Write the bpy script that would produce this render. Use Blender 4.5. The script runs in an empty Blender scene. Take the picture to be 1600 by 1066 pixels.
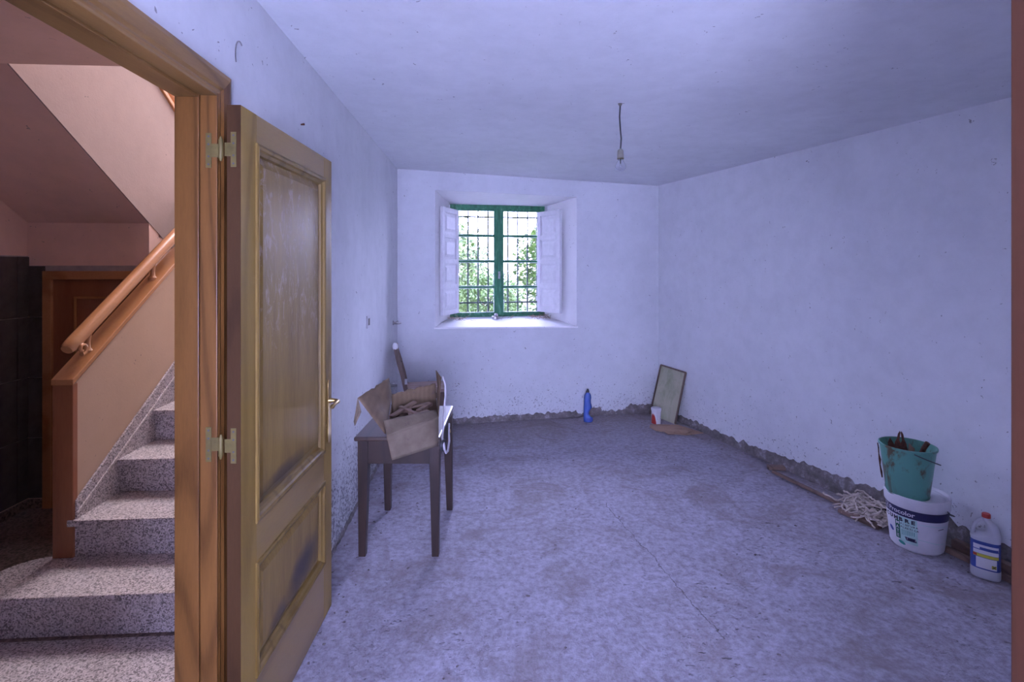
import bpy, bmesh, math, random
from mathutils import Vector, Matrix, noise
random.seed(7)
PI = math.pi
R = math.radians
S = bpy.context.scene
C = S.collection

# ------------------------------------------------------------------ camera, world, lights, exposure
cam_d = bpy.data.cameras.new('camera')
cam_d.sensor_width = 36.0
cam_d.lens = 18.0
cam_d.shift_y = -0.0706
cam_d.clip_start = 0.05
cam_d.clip_end = 200
cam = bpy.data.objects.new('camera', cam_d)
cam.location = (0, 0, 1.54)
cam.rotation_euler = (PI / 2, 0, 0)
C.objects.link(cam)
S.camera = cam
S.view_settings.view_transform = 'Standard'
S.view_settings.look = 'None'
S.view_settings.gamma = 1.0
S.view_settings.use_curve_mapping = False
S.view_settings.exposure = 0.66

world = bpy.data.worlds.new('sky')
S.world = world
world.use_nodes = True
bg = world.node_tree.nodes['Background']
bg.inputs['Color'].default_value = (0.53, 0.56, 1.0, 1)
bg.inputs['Strength'].default_value = 36.0


def area(name, loc, rot, sx, sy, power, color, portal=False):
    d = bpy.data.lights.new(name, 'AREA')
    d.shape = 'RECTANGLE'
    d.size = sx
    d.size_y = sy
    d.energy = power
    d.color = color
    o = bpy.data.objects.new(name, d)
    o.location = loc
    o.rotation_euler = rot
    C.objects.link(o)
    if portal:
        d.cycles.is_portal = True
    return o


SKY = (0.53, 0.56, 1.0)
# portal in the window opening: only steers the sampling of the sky, adds no light
area('window_portal', (-.10, 5.80, 1.62), (R(-90), 0, math.atan(0.208)), 1.10, 1.26, 1, SKY, True)
# daylight falling down the stairwell from the skylight at its top
area('stairwell_skylight', (-1.85, 5.0, 4.95), (0, 0, 0), 1.5, 1.6, 150, (0.90, 0.87, 1.0))

# ------------------------------------------------------------------ frames
A = math.atan(0.0625)          # direction of the left wall and the stair hall
CA, SA = math.cos(A), math.sin(A)
MH = Matrix.Rotation(A, 4, 'Z')  # hall frame (u, v, z) -> world
B = math.atan(0.208)           # direction of the back wall
MBK = Matrix.Translation((-1.087, 4.97, 0)) @ Matrix.Rotation(B, 4, 'Z')
WR_D = Vector((-0.33, 1.0, 0)).normalized()   # direction of the right wall


def right_x(y):
    return 1.58 + (5.525 - y) * 0.33


def back_y(x):
    return 4.97 + 0.208 * (x + 1.087)


# ------------------------------------------------------------------ mesh helper
class MB:
    def __init__(self, M=None):
        self.v, self.f, self.m = [], [], []
        self.M = M or Matrix.Identity(4)

    def add(self, vs, fs, mi=0):
        n = len(self.v)
        self.v += [self.M @ Vector(p) for p in vs]
        self.f += [tuple(i + n for i in f) for f in fs]
        self.m += [mi] * len(fs)
        return self

    def box(self, a, b, mi=0, T=None):
        x0, y0, z0 = a
        x1, y1, z1 = b
        vs = [(x, y, z) for z in (z0, z1) for y in (y0, y1) for x in (x0, x1)]
        if T is not None:
            vs = [T @ Vector(p) for p in vs]
        return self.add(vs, [(0, 2, 3, 1), (4, 5, 7, 6), (0, 1, 5, 4), (2, 6, 7, 3), (0, 4, 6, 2), (1, 3, 7, 5)], mi)

    def hexa(self, bot, top, mi=0):
        return self.add(list(bot) + list(top), [(3, 2, 1, 0), (4, 5, 6, 7), (0, 1, 5, 4), (1, 2, 6, 5), (2, 3, 7, 6), (3, 0, 4, 7)], mi)

    def prism(self, pts, off, mi=0):
        n = len(pts)
        pts = [Vector(p) for p in pts]
        off = Vector(off)
        vs = pts + [p + off for p in pts]
        fs = [tuple(range(n))[::-1], tuple(range(n, 2 * n))] + [(i, (i + 1) % n, n + (i + 1) % n, n + i) for i in range(n)]
        return self.add(vs, fs, mi)

    def bar(self, p, q, w, h, up=(0, 0, 1), mi=0, w2=None, h2=None):
        p, q = Vector(p), Vector(q)
        d = (q - p).normalized()
        s = d.cross(Vector(up))
        if s.length < 1e-4:
            s = d.cross(Vector((1, 0, 0)))
        s.normalize()
        t = s.cross(d).normalized()
        w2 = w if w2 is None else w2
        h2 = h if h2 is None else h2
        r = lambda c, a, b: [c + s * i * a / 2 + t * j * b / 2 for i, j in ((-1, -1), (1, -1), (1, 1), (-1, 1))]
        return self.hexa(r(p, w, h), r(q, w2, h2), mi)

    def tube(self, pts, r, n=8, mi=0, caps=True):
        pts = [Vector(p) for p in pts]
        rs = r if isinstance(r, (list, tuple)) else [r] * len(pts)
        vs, fs = [], []
        t0 = (pts[1] - pts[0]).normalized()
        up = Vector((0, 0, 1)) if abs(t0.z) < .9 else Vector((1, 0, 0))
        s = t0.cross(up).normalized()
        for i, p in enumerate(pts):
            a = pts[max(0, i - 1)]
            b = pts[min(len(pts) - 1, i + 1)]
            t = (b - a).normalized()
            s = (s - t * s.dot(t))
            if s.length < 1e-6:
                s = t.orthogonal()
            s.normalize()
            w = t.cross(s)
            for k in range(n):
                an = 2 * PI * k / n
                vs.append(p + (s * math.cos(an) + w * math.sin(an)) * rs[i])
        for i in range(len(pts) - 1):
            for k in range(n):
                fs.append((i * n + k, i * n + (k + 1) % n, (i + 1) * n + (k + 1) % n, (i + 1) * n + k))
        if caps:
            fs.append(tuple(range(n))[::-1])
            fs.append(tuple(range((len(pts) - 1) * n, len(pts) * n)))
        return self.add(vs, fs, mi)

    def lathe(self, prof, n=32, c=(0, 0, 0), sx=1, sy=1, mi=0, T=None, p0=0, p1=2 * PI):
        full = abs(p1 - p0 - 2 * PI) < 1e-6
        vs, fs = [], []
        k = n if full else n + 1
        for r, z in prof:
            for i in range(k):
                an = p0 + (p1 - p0) * i / n
                p = Vector((c[0] + r * sx * math.cos(an), c[1] + r * sy * math.sin(an), c[2] + z))
                vs.append(T @ p if T is not None else p)
        for j in range(len(prof) - 1):
            for i in range(n):
                i2 = (i + 1) % k
                fs.append((j * k + i, j * k + i2, (j + 1) * k + i2, (j + 1) * k + i))
        return self.add(vs, fs, mi)

    def build(self, name, mats, parent=None, smooth=False, bevel=0, weld=False, ang=40, seg=2, solid=0):
        me = bpy.data.meshes.new(name)
        me.from_pydata([tuple(p) for p in self.v], [], self.f)
        if not isinstance(mats, (list, tuple)):
            mats = [mats]
        for m in mats:
            me.materials.append(m)
        for p, i in zip(me.polygons, self.m):
            p.material_index = i
        bm = bmesh.new()
        bm.from_mesh(me)
        if weld:
            bmesh.ops.remove_doubles(bm, verts=bm.verts, dist=1e-5)
        bmesh.ops.recalc_face_normals(bm, faces=bm.faces)
        bm.to_mesh(me)
        bm.free()
        if smooth:
            for p in me.polygons:
                p.use_smooth = True
            me.set_sharp_from_angle(angle=R(ang))
        o = bpy.data.objects.new(name, me)
        C.objects.link(o)
        if parent is not None:
            o.parent = parent
            o.matrix_parent_inverse = parent.matrix_world.inverted()
        if solid:
            sm = o.modifiers.new('thickness', 'SOLIDIFY')
            sm.thickness = solid
            sm.offset = 0
        if bevel:
            b = o.modifiers.new('bevel', 'BEVEL')
            b.width = bevel
            b.segments = seg
            b.limit_method = 'ANGLE'
            b.angle_limit = R(35)
        return o


def empty(name, loc=(0, 0, 0), label=None, cat=None, group=None, kind=None):
    o = bpy.data.objects.new(name, None)
    o.location = loc
    o.empty_display_size = .1
    C.objects.link(o)
    o.matrix_world = Matrix.Translation(loc)
    return tag(o, label, cat, group, kind)


def tag(o, label=None, cat=None, group=None, kind=None):
    if label:
        o['label'] = label
    if cat:
        o['category'] = cat
    if group:
        o['group'] = group
    if kind:
        o['kind'] = kind
    return o


# ------------------------------------------------------------------ material helpers
class NT:
    def __init__(self, name):
        self.mat = bpy.data.materials.new(name)
        self.mat.use_nodes = True
        self.t = self.mat.node_tree
        self.b = self.t.nodes['Principled BSDF']

    def n(self, typ, **kw):
        nd = self.t.nodes.new(typ)
        for k, v in kw.items():
            if k in nd.inputs:
                nd.inputs[k].default_value = v
            else:
                setattr(nd, k, v)
        return nd

    def l(self, a, b):
        self.t.links.new(a, b)

    def coord(self, scale=(1, 1, 1), kind='Object', rot=(0, 0, 0)):
        if kind == 'World':
            g = self.n('ShaderNodeNewGeometry').outputs['Position']
        else:
            g = self.n('ShaderNodeTexCoord').outputs[kind]
        m = self.n('ShaderNodeMapping')
        m.inputs['Scale'].default_value = scale
        m.inputs['Rotation'].default_value = rot
        self.l(g, m.inputs['Vector'])
        return m.outputs['Vector']

    def noise(self, vec, scale, detail=4, rough=.6, dist=0):
        k = self.n('ShaderNodeTexNoise')
        k.inputs['Scale'].default_value = scale
        k.inputs['Detail'].default_value = detail
        k.inputs['Roughness'].default_value = rough
        k.inputs['Distortion'].default_value = dist
        self.l(vec, k.inputs['Vector'])
        return k.outputs['Fac']

    def ramp(self, fac, stops):
        r = self.n('ShaderNodeValToRGB')
        e = r.color_ramp.elements
        while len(e) < len(stops):
            e.new(.5)
        for i, (p, c) in enumerate(stops):
            e[i].position = p
            e[i].color = c if len(c) == 4 else (*c, 1)
        self.l(fac, r.inputs['Fac'])
        return r.outputs['Color']

    def math(self, op, a, b=None, clamp=False):
        m = self.n('ShaderNodeMath')
        m.operation = op
        m.use_clamp = clamp
        for i, x in enumerate((a, b)):
            if x is None:
                continue
            if isinstance(x, (int, float)):
                m.inputs[i].default_value = x
            else:
                self.l(x, m.inputs[i])
        return m.outputs[0]

    def mix(self, fac, a, b, mode='MIX'):
        m = self.n('ShaderNodeMix')
        m.data_type = 'RGBA'
        m.blend_type = mode
        for i, x in ((0, fac), (6, a), (7, b)):
            if isinstance(x, (int, float)):
                m.inputs[i].default_value = x
            elif isinstance(x, tuple):
                m.inputs[i].default_value = x if len(x) == 4 else (*x, 1)
            else:
                self.l(x, m.inputs[i])
        return m.outputs[2]

    def bump(self, h, strength=.3, dist=.01, prev=None):
        b = self.n('ShaderNodeBump')
        b.inputs['Strength'].default_value = strength
        b.inputs['Distance'].default_value = dist
        self.l(h, b.inputs['Height'])
        if prev is not None:
            self.l(prev, b.inputs['Normal'])
        return b.outputs['Normal']

    def done(self, color=None, rough=.6, normal=None, metal=0, spec=None, coat=None, trans=None, coat_rough=None):
        b = self.b
        for nm, x in (('Base Color', color), ('Roughness', rough)):
            if x is None:
                continue
            if isinstance(x, (int, float)):
                b.inputs[nm].default_value = x
            elif isinstance(x, tuple):
                b.inputs[nm].default_value = x if len(x) == 4 else (*x, 1)
            else:
                self.l(x, b.inputs[nm])
        b.inputs['Metallic'].default_value = metal
        if spec is not None:
            b.inputs['Specular IOR Level'].default_value = spec
        if coat is not None:
            b.inputs['Coat Weight'].default_value = coat
        if coat_rough is not None:
            b.inputs['Coat Roughness'].default_value = coat_rough
        if trans is not None:
            b.inputs['Transmission Weight'].default_value = trans
        if normal is not None:
            self.l(normal, b.inputs['Normal'])
        return self.mat


def m_flat(name, col, rough=.5, metal=0, var=.08, scale=20, bump=.05, coat=None, spec=None):
    t = NT(name)
    v = t.coord()
    n = t.noise(v, scale, 5)
    d = tuple(c * (1 - var * 2) for c in col)
    u = tuple(min(1, c * (1 + var)) for c in col)
    col2 = t.ramp(n, [(.3, d), (.7, u)])
    return t.done(col2, rough, t.bump(n, bump, .005), metal, spec, coat)


def m_wood(name, dark, light, axis='z', scale=1.0, rough=.35, coat=.3, ring=7.0, figure=1.0, coat_rough=.15, spec=.5):
    """long-grained wood: contour lines of stretched smooth noise give the cathedral figure"""
    t = NT(name)
    sc = {'z': (1, 1, .11), 'x': (.11, 1, 1), 'y': (1, .11, 1)}[axis]
    v = t.coord(tuple(s * scale for s in sc))
    n0 = t.noise(v, 2.6, 1, .4)
    k = t.math('MULTIPLY', n0, 26.0 * figure)
    w = t.math('ADD', t.math('MULTIPLY', t.math('SINE', k), .5), .5)
    f = t.noise(t.coord(tuple(s * scale * q for s, q in zip(sc, (14, 14, 14) if axis else sc))), 5, 3, .7)
    m = tuple(a * .35 + b * .65 for a, b in zip(dark, light))
    d2 = tuple(a * .55 + b * .45 for a, b in zip(dark, light))
    c1 = t.ramp(w, [(.0, dark), (.22, m), (1.0, light)])
    c = t.mix(.25, c1, t.ramp(n0, [(.3, m), (.7, light)]))
    c = t.mix(.28, c, t.ramp(f, [(.35, d2), (.6, light)]))
    return t.done(c, rough, t.bump(f, .06, .002), coat=coat, coat_rough=coat_rough, spec=spec)


def m_plaster(name, col, damp=0, specks=.6, rough=.85, mott=.06):
    t = NT(name)
    v = t.coord(kind='World')
    n1 = t.noise(v, 1.3, 5, .6)
    n2 = t.noise(v, 9, 6, .65)
    n3 = t.noise(v, 70, 4, .7)
    d = tuple(c * (1 - mott * 1.6) for c in col)
    l_ = tuple(min(1, c * (1 + mott)) for c in col)
    c = t.ramp(n1, [(.3, d), (.65, l_)])
    c = t.mix(.35, c, t.ramp(n2, [(.35, d), (.6, l_)]))
    # small dark marks, thicker towards the floor
    sep = t.n('ShaderNodeSeparateXYZ')
    t.l(t.coord(kind='World'), sep.inputs[0])
    low = t.math('SUBTRACT', 1.0, t.math('MULTIPLY', sep.outputs['Z'], .9), clamp=True)
    vs = t.noise(v, 38, 3, .5, 1.2)
    thr = t.math('ADD', vs, t.math('MULTIPLY', low, .055 * specks))
    mk = t.ramp(thr, [(.715, (0, 0, 0)), (.745, (1, 1, 1))])
    c = t.mix(t.math('MULTIPLY', mk, .7), c, (.16, .14, .15))
    h = t.math('ADD', t.math('MULTIPLY', n2, .6), t.math('MULTIPLY', n3, .4))
    if damp:
        # flaking, blistered plaster near the floor
        pn = t.noise(v, 5.5, 8, .75, .6)
        band = t.math('SUBTRACT', 1.05, t.math('MULTIPLY', sep.outputs['Z'], 1.1), clamp=True)
        k = t.math('MULTIPLY', t.math('MULTIPLY', pn, band), damp)
        fl = t.ramp(k, [(.40, (0, 0, 0)), (.47, (1, 1, 1))])
        edge = t.noise(v, 55, 4, .7)
        sp = t.ramp(t.math('MULTIPLY', t.math('ADD', edge, t.math('MULTIPLY', k, .45)), 1.0), [(.755, (0, 0, 0)), (.80, (1, 1, 1))])
        c = t.mix(t.math('MULTIPLY', fl, .45), c, tuple(x * .72 for x in col))
        c = t.mix(t.math('MULTIPLY', sp, .75), c, (.10, .09, .11))
        h = t.math('ADD', h, t.math('MULTIPLY', fl, .5))
    return t.done(c, rough, t.bump(h, .35, .006))


def m_granite(name, dark, mid, light, scale=120, rough=.35):
    t = NT(name)
    v = t.coord(kind='World')
    n1 = t.noise(v, scale, 3, .7)
    vo = t.n('ShaderNodeTexVoronoi')
    vo.inputs['Scale'].default_value = scale * 1.5
    t.l(v, vo.inputs['Vector'])
    sep = t.n('ShaderNodeSeparateColor')
    t.l(vo.outputs['Color'], sep.inputs[0])
    f = t.math('ADD', t.math('MULTIPLY', n1, .55), t.math('MULTIPLY', sep.outputs[0], .45))
    c = t.ramp(f, [(.32, dark), (.48, mid), (.62, light), (.72, mid)])
    big = t.noise(v, 3, 4)
    c = t.mix(t.math('MULTIPLY', big, .5), c, mid)
    return t.done(c, rough, t.bump(n1, .08, .002))


M = {}
M['plaster'] = m_plaster('white_plaster', (.74, .73, .76), specks=.5)
M['plaster_left'] = m_plaster('blistered_plaster', (.81, .82, .84), damp=1.35, specks=.6)
M['plaster_back'] = m_plaster('back_wall_plaster', (.70, .71, .75), damp=.8, specks=.8)
M['plaster_right'] = m_plaster('right_wall_plaster', (.81, .82, .86), damp=.7, specks=.4)
M['ceiling'] = m_plaster('ceiling_plaster', (.80, .82, .85), specks=.1)
M['reveal'] = m_plaster('reveal_white', (.93, .92, .94), specks=.3, mott=.03)
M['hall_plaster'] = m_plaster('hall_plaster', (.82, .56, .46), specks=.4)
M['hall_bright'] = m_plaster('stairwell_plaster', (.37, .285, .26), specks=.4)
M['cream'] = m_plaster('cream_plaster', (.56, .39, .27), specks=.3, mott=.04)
M['cherry'] = m_wood('cherry_wood', (.055, .020, .004), (.185, .080, .020), 'z', 2.2, figure=2.4, rough=.42, coat=.1, spec=.3)
M['cherry_x'] = m_wood('cherry_wood_along_v', (.12, .055, .014), (.28, .155, .050), 'y', 2.2, figure=1.8, coat=.12, spec=.3)
M['redwood'] = m_wood('red_brown_wood', (.15, .045, .018), (.33, .12, .05), 'z', 2.0, figure=.6)
M['rail'] = m_wood('orange_varnished_wood', (.30, .11, .035), (.52, .24, .10), 'y', 1.6, rough=.25, coat=.6, figure=.5)
M['door'] = m_wood('oak_door_veneer', (.15, .085, .014), (.32, .205, .048), 'z', 2.4, rough=.48, coat=.12, coat_rough=.30, figure=.8, spec=.25)
M['door_x'] = m_wood('oak_door_rail', (.15, .085, .014), (.31, .195, .046), 'x', 2.4, rough=.34, coat=.5, coat_rough=.2, figure=.5)
M['mould'] = m_wood('oak_moulding', (.10, .055, .010), (.22, .14, .038), 'z', 2.4, rough=.45, coat=.1, spec=.3)
M['lipping'] = m_wood('door_edge_wood', (.030, .012, .004), (.065, .029, .010), 'z', 3, rough=.6, coat=0, spec=.2)
M['darkwood'] = m_wood('dark_table_wood', (.014, .007, .005), (.040, .020, .014), 'z', 3, rough=.45, coat=.15)
M['darkwood_y'] = m_wood('dark_table_top', (.025, .014, .011), (.075, .045, .035), 'y', 3, rough=.32, coat=.4)
M['chairwood'] = m_wood('worn_chair_wood', (.06, .038, .03), (.17, .11, .085), 'z', 3, rough=.55, coat=0)
M['seatwood'] = m_wood('pale_seat_wood', (.32, .21, .17), (.55, .40, .34), 'x', 3, rough=.6, coat=0)
M['scrap'] = m_wood('scrap_wood', (.10, .062, .045), (.30, .2, .145), 'x', 4, rough=.7, coat=0)
M['stick'] = m_wood('floor_stick_wood', (.10, .065, .05), (.24, .155, .12), 'y', 4, rough=.7, coat=0)
M['nearwood'] = m_wood('near_door_wood', (.05, .017, .009), (.10, .036, .018), 'z', 2, rough=.6, coat=0, spec=.25)
M['granite'] = m_granite('grey_granite', (.06, .05, .05), (.46, .40, .40), (.80, .72, .72))
M['granite_dark'] = m_granite('dark_granite_floor', (.035, .024, .02), (.16, .11, .095), (.30, .22, .19), 60)
M['granite_pale'] = m_granite('pale_granite_edge', (.25, .22, .22), (.55, .48, .47), (.8, .74, .72))
M['tile'] = m_flat('black_tile', (.085, .070, .068), .5, var=.2, scale=12, bump=.2)
M['grout'] = m_flat('grout', (.42, .36, .36), .9)
M['green'] = NT('green_paint')
t = M['green']
v = t.coord()
nn = t.noise(t.coord((1, 1, .25)), 26, 5, .7)
M['green'] = t.done(t.ramp(nn, [(.3, (.02, .10, .05)), (.55, (.03, .20, .09)), (.72, (.16, .34, .22))]), .55, t.bump(nn, .2, .003))
M['white'] = m_flat('white_gloss_paint', (.80, .79, .82), .4, var=.03)
M['shutter'] = m_flat('shutter_paint', (.76, .74, .78), .5, var=.04)
M['brass'] = m_flat('brass', (.50, .35, .13), .32, 1, var=.12)
M['dullbrass'] = m_flat('dull_brass', (.15, .115, .035), .5, .25, var=.15)
M['iron'] = m_flat('iron', (.10, .10, .11), .6, .4)
M['grille'] = m_flat('grille_iron', (.020, .022, .030), .8)
M['chrome'] = m_flat('tarnished_chrome', (.45, .43, .44), .3, 1, var=.2)
M['black'] = m_flat('black_plastic', (.03, .03, .035), .5)
M['cable'] = m_flat('grey_cable', (.03, .03, .035), .6)
M['bakelite'] = m_flat('grey_lamp_socket', (.19, .18, .15), .5)
M['wplastic'] = m_flat('white_plastic', (.74, .72, .76), .4, var=.03)
M['navy'] = m_flat('navy_print', (.022, .020, .085), .4, var=.05)
M['ink'] = m_flat('dark_ink', (.03, .035, .05), .5)
M['mint'] = m_flat('mint_print', (.50, .74, .68), .4, var=.1, scale=15)
M['dgreen'] = m_flat('green_print', (.015, .13, .085), .4)
M['teal'] = m_flat('teal_print', (.05, .33, .27), .4)
M['blueprint'] = m_flat('blue_print', (.045, .08, .34), .4)
M['yellow'] = m_flat('yellow_print', (.62, .56, .06), .4)
M['red'] = m_flat('red_plastic', (.50, .04, .03), .4)
M['rust'] = m_flat('rusty_iron', (.12, .045, .025), .8, .3, var=.3, scale=60, bump=.3)
M['rag'] = m_flat('mop_string', (.66, .56, .48), .95, var=.2, scale=30)
M['strap'] = m_flat('white_rubber_hose', (.60, .58, .62), .5, var=.1)
M['straw'] = m_flat('dry_straw', (.55, .40, .30), .9, var=.3)
M['mirrorpaint'] = m_flat('sill_dust', (.5, .45, .45), .9)


def mk_concrete():
    t = NT('rough_concrete')
    v = t.coord(kind='World')
    n1 = t.noise(v, 1.1, 6, .65, .4)
    n2 = t.noise(v, 5, 8, .7, .5)
    n3 = t.noise(v, 30, 6, .75)
    n4 = t.noise(t.coord((1, 2.6, 1), 'World'), 24, 5, .65, .8)
    c = t.ramp(n1, [(.34, (.40, .35, .37)), (.5, (.43, .41, .475)), (.64, (.56, .54, .64))])
    c = t.mix(.6, c, t.ramp(n2, [(.36, (.22, .185, .19)), (.5, (.43, .41, .47)), (.64, (.64, .62, .73))]))
    c = t.mix(.58, c, t.ramp(n3, [(.38, (.26, .22, .24)), (.6, (.62, .60, .70))]))
    # brownish scuffed patches
    bp = t.ramp(t.noise(v, 2.3, 6, .7, .8), [(.50, (0, 0, 0)), (.64, (1, 1, 1))])
    c = t.mix(t.math('MULTIPLY', bp, .7), c, (.28, .225, .22))
    # brown dusty margin along the walls: far end of the floor and the foot of the right wall
    sep = t.n('ShaderNodeSeparateXYZ')
    t.l(v, sep.inputs[0])
    yb = t.math('SUBTRACT', sep.outputs['Y'], t.math('MULTIPLY', sep.outputs['X'], .208))
    far = t.math('MULTIPLY', t.math('SUBTRACT', yb, 4.3), 1.1, clamp=True)
    xr = t.math('ADD', sep.outputs['X'], t.math('MULTIPLY', sep.outputs['Y'], .33))
    side = t.math('MULTIPLY', t.math('SUBTRACT', xr, 3.12), 3.2, clamp=True)
    mm = t.math('MULTIPLY', t.math('MAXIMUM', far, side), t.math('MULTIPLY', n2, 1.6), clamp=True)
    c = t.mix(t.math('MULTIPLY', mm, .7), c, (.27, .205, .16))
    pits = t.ramp(n4, [(.622, (0, 0, 0)), (.665, (1, 1, 1))])
    pm = t.ramp(t.noise(v, 1.7, 3), [(.43, (0, 0, 0)), (.58, (1, 1, 1))])
    pit = t.math('MULTIPLY', pits, pm)
    c = t.mix(t.math('MULTIPLY', pit, .75), c, (.07, .055, .05))
    wh = t.ramp(t.noise(v, 7, 6, .7, 1.0), [(.62, (0, 0, 0)), (.70, (1, 1, 1))])
    c = t.mix(t.math('MULTIPLY', wh, .45), c, (.66, .65, .70))
    c = t.mix(1.0, c, (.82, .81, .84), 'MULTIPLY')
    wob = t.math('MULTIPLY', t.math('SUBTRACT', t.noise(v, 9, 5, .7), .5), .09)
    ln = t.math('ADD', t.math('ADD', t.math('SUBTRACT', sep.outputs['X'], .674), t.math('MULTIPLY', t.math('SUBTRACT', sep.outputs['Y'], 3.08), .224)), wob)
    inr = t.math('LESS_THAN', t.math('ABSOLUTE', t.math('SUBTRACT', sep.outputs['Y'], 2.75)), .62)
    crk = t.math('MULTIPLY', t.math('LESS_THAN', t.math('ABSOLUTE', ln), .0028), inr)
    c = t.mix(t.math('MULTIPLY', crk, .7), c, (.07, .055, .05))
    h = t.math('SUBTRACT', t.math('ADD', t.math('MULTIPLY', n2, .6), t.math('MULTIPLY', n3, .35)), t.math('ADD', t.math('MULTIPLY', crk, .5), t.math('MULTIPLY', pit, .6)))
    rr = t.ramp(n2, [(.3, (.55, .55, .55)), (.7, (.75, .75, .75))])
    return t.done(c, rr, t.bump(h, 1.0, .03))


M['concrete'] = mk_concrete()


def mk_mortar():
    t = NT('bare_mortar')
    v = t.coord(kind='World')
    n = t.noise(v, 14, 7, .75)
    return t.done(t.ramp(n, [(.32, (.11, .095, .09)), (.55, (.23, .20, .20)), (.74, (.50, .48, .52))]), .95, t.bump(n, .8, .02))


M['mortar'] = mk_mortar()


def mk_cardboard(name, dark, light, flute=False):
    t = NT(name)
    v = t.coord()
    n = t.noise(v, 9, 5)
    n2 = t.noise(v, 60, 3)
    c = t.ramp(n, [(.3, dark), (.65, light)])
    h = n2
    if flute:
        w = t.n('ShaderNodeTexWave')
        w.inputs['Scale'].default_value = 14
        w.inputs['Distortion'].default_value = 1.0
        t.l(v, w.inputs['Vector'])
        h = w.outputs['Fac']
        c = t.mix(.25, c, t.ramp(h, [(0, dark), (1, light)]))
    st = t.ramp(t.noise(v, 26, 2), [(.66, (0, 0, 0)), (.72, (1, 1, 1))])
    c = t.mix(t.math('MULTIPLY', st, .6), c, (.12, .08, .07))
    return t.done(c, .85, t.bump(h, .2, .003))


M['card'] = mk_cardboard('cardboard', (.12, .088, .060), (.20, .155, .110))
M['card_in'] = mk_cardboard('cardboard_inside', (.12, .078, .045), (.21, .14, .085), True)


def mk_stained(name, base, stain, scale=6, lo=.55, hi=.68, rough=.4, trans=0, aniso=(1, 1, .5)):
    t = NT(name)
    n = t.noise(t.coord(aniso), scale, 6, .7, .4)
    c = t.mix(t.ramp(n, [(lo, (0, 0, 0)), (hi, (1, 1, 1))]), t.ramp(t.noise(t.coord(), 3, 4), [(.3, tuple(x * .85 for x in base)), (.7, base)]), stain)
    return t.done(c, rough, t.bump(n, .1, .003), trans=trans)


M['gbucket'] = mk_stained('green_bucket_plastic', (.11, .33, .26), (.09, .07, .035), 8, .53, .62, .38)
M['board'] = mk_stained('mouldy_board', (.50, .48, .34), (.22, .25, .12), 5, .45, .75, .7)
M['brokencard'] = mk_stained('flat_cardboard', (.42, .27, .18), (.25, .16, .11), 7, .5, .7, .9)


def mk_panel():
    # oak grain with noise-edged dark blotches on the door panels
    t = NT('oak_panel_blotched')
    v = t.coord((2.4, 2.4, .22))
    w = t.noise(v, 7, 4, .6, .5)
    f = t.noise(t.coord((30, 30, 2)), 6, 3)
    c = t.mix(.4, t.ramp(w, [(.3, (.16, .09, .018)), (.7, (.33, .215, .055))]), t.ramp(f, [(.3, (.17, .10, .02)), (.7, (.32, .21, .055))]))
    sep = t.n('ShaderNodeSeparateXYZ')
    t.l(t.coord(), sep.inputs[0])
    n = t.noise(t.coord(), 6, 5, .6, .3)
    x, z = sep.outputs['X'], sep.outputs['Z']

    def blob(cx, cz, rx, rz, th=0.0, amt=1.0):
        dx = t.math('SUBTRACT', x, cx)
        dz = t.math('SUBTRACT', z, cz)
        ct, st = math.cos(th), math.sin(th)
        a = t.math('DIVIDE', t.math('ADD', t.math('MULTIPLY', dx, ct), t.math('MULTIPLY', dz, st)), rx)
        b = t.math('DIVIDE', t.math('SUBTRACT', t.math('MULTIPLY', dz, ct), t.math('MULTIPLY', dx, st)), rz)
        d = t.math('ADD', t.math('MULTIPLY', a, a), t.math('MULTIPLY', b, b))
        d = t.math('ADD', d, t.math('MULTIPLY', t.math('SUBTRACT', n, .5), 1.6))
        return t.math('MULTIPLY', t.math('SUBTRACT', 1.0, d, clamp=True), amt)

    k = blob(.50, .36, .19, .10, .25, 1.4)
    k = t.math('MAXIMUM', k, blob(.28, .31, .10, .05, .2, 1.0))
    k = t.math('MAXIMUM', k, blob(.33, .80, .22, .045, .05, 1.1))
    c = t.mix(t.math('MULTIPLY', k, .72, clamp=True), c, (.055, .040, .035))
    # pale scratches, plus window sheen painted as pale colour on the upper half
    sc = t.noise(t.coord((3, 3, 1.2)), 9, 6, .75, 1.4)
    up = t.math('MULTIPLY', t.math('SUBTRACT', z, 1.18), 4.0, clamp=True)
    sk = t.math('MULTIPLY', t.ramp(sc, [(.52, (0, 0, 0)), (.62, (1, 1, 1))]), up)
    c = t.mix(t.math('MULTIPLY', sk, .5), c, (.55, .45, .40))
    rr = t.math('ADD', .42, t.math('MULTIPLY', sk, .25))
    return t.done(c, rr, t.bump(sc, .10, .002), coat=.16, coat_rough=.30, spec=.3)


M['panel'] = mk_panel()


def mk_glass(name, tint=(1, 1, 1), rough=0.0, ior=1.45):
    t = NT(name)
    t.b.inputs['IOR'].default_value = ior
    return t.done(tint, rough, trans=1.0)


def mk_pane():
    t = NT('window_pane')
    out = t.t.nodes['Material Output']
    tr = t.n('ShaderNodeBsdfTransparent')
    gl = t.n('ShaderNodeBsdfGlossy')
    gl.inputs['Roughness'].default_value = .03
    mx = t.n('ShaderNodeMixShader')
    fr = t.n('ShaderNodeFresnel')
    fr.inputs['IOR'].default_value = 1.45
    t.l(fr.outputs[0], mx.inputs[0])
    t.l(tr.outputs[0], mx.inputs[1])
    t.l(gl.outputs[0], mx.inputs[2])
    t.l(mx.outputs[0], out.inputs['Surface'])
    return t.mat


M['pane'] = mk_pane()
M['bulbglass'] = mk_glass('bulb_glass', (.97, .97, 1))


def mk_translucent(name, col, alpha_t=.4, rough=.3):
    t = NT(name)
    m = t.done(col, rough, trans=alpha_t)
    return m


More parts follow.
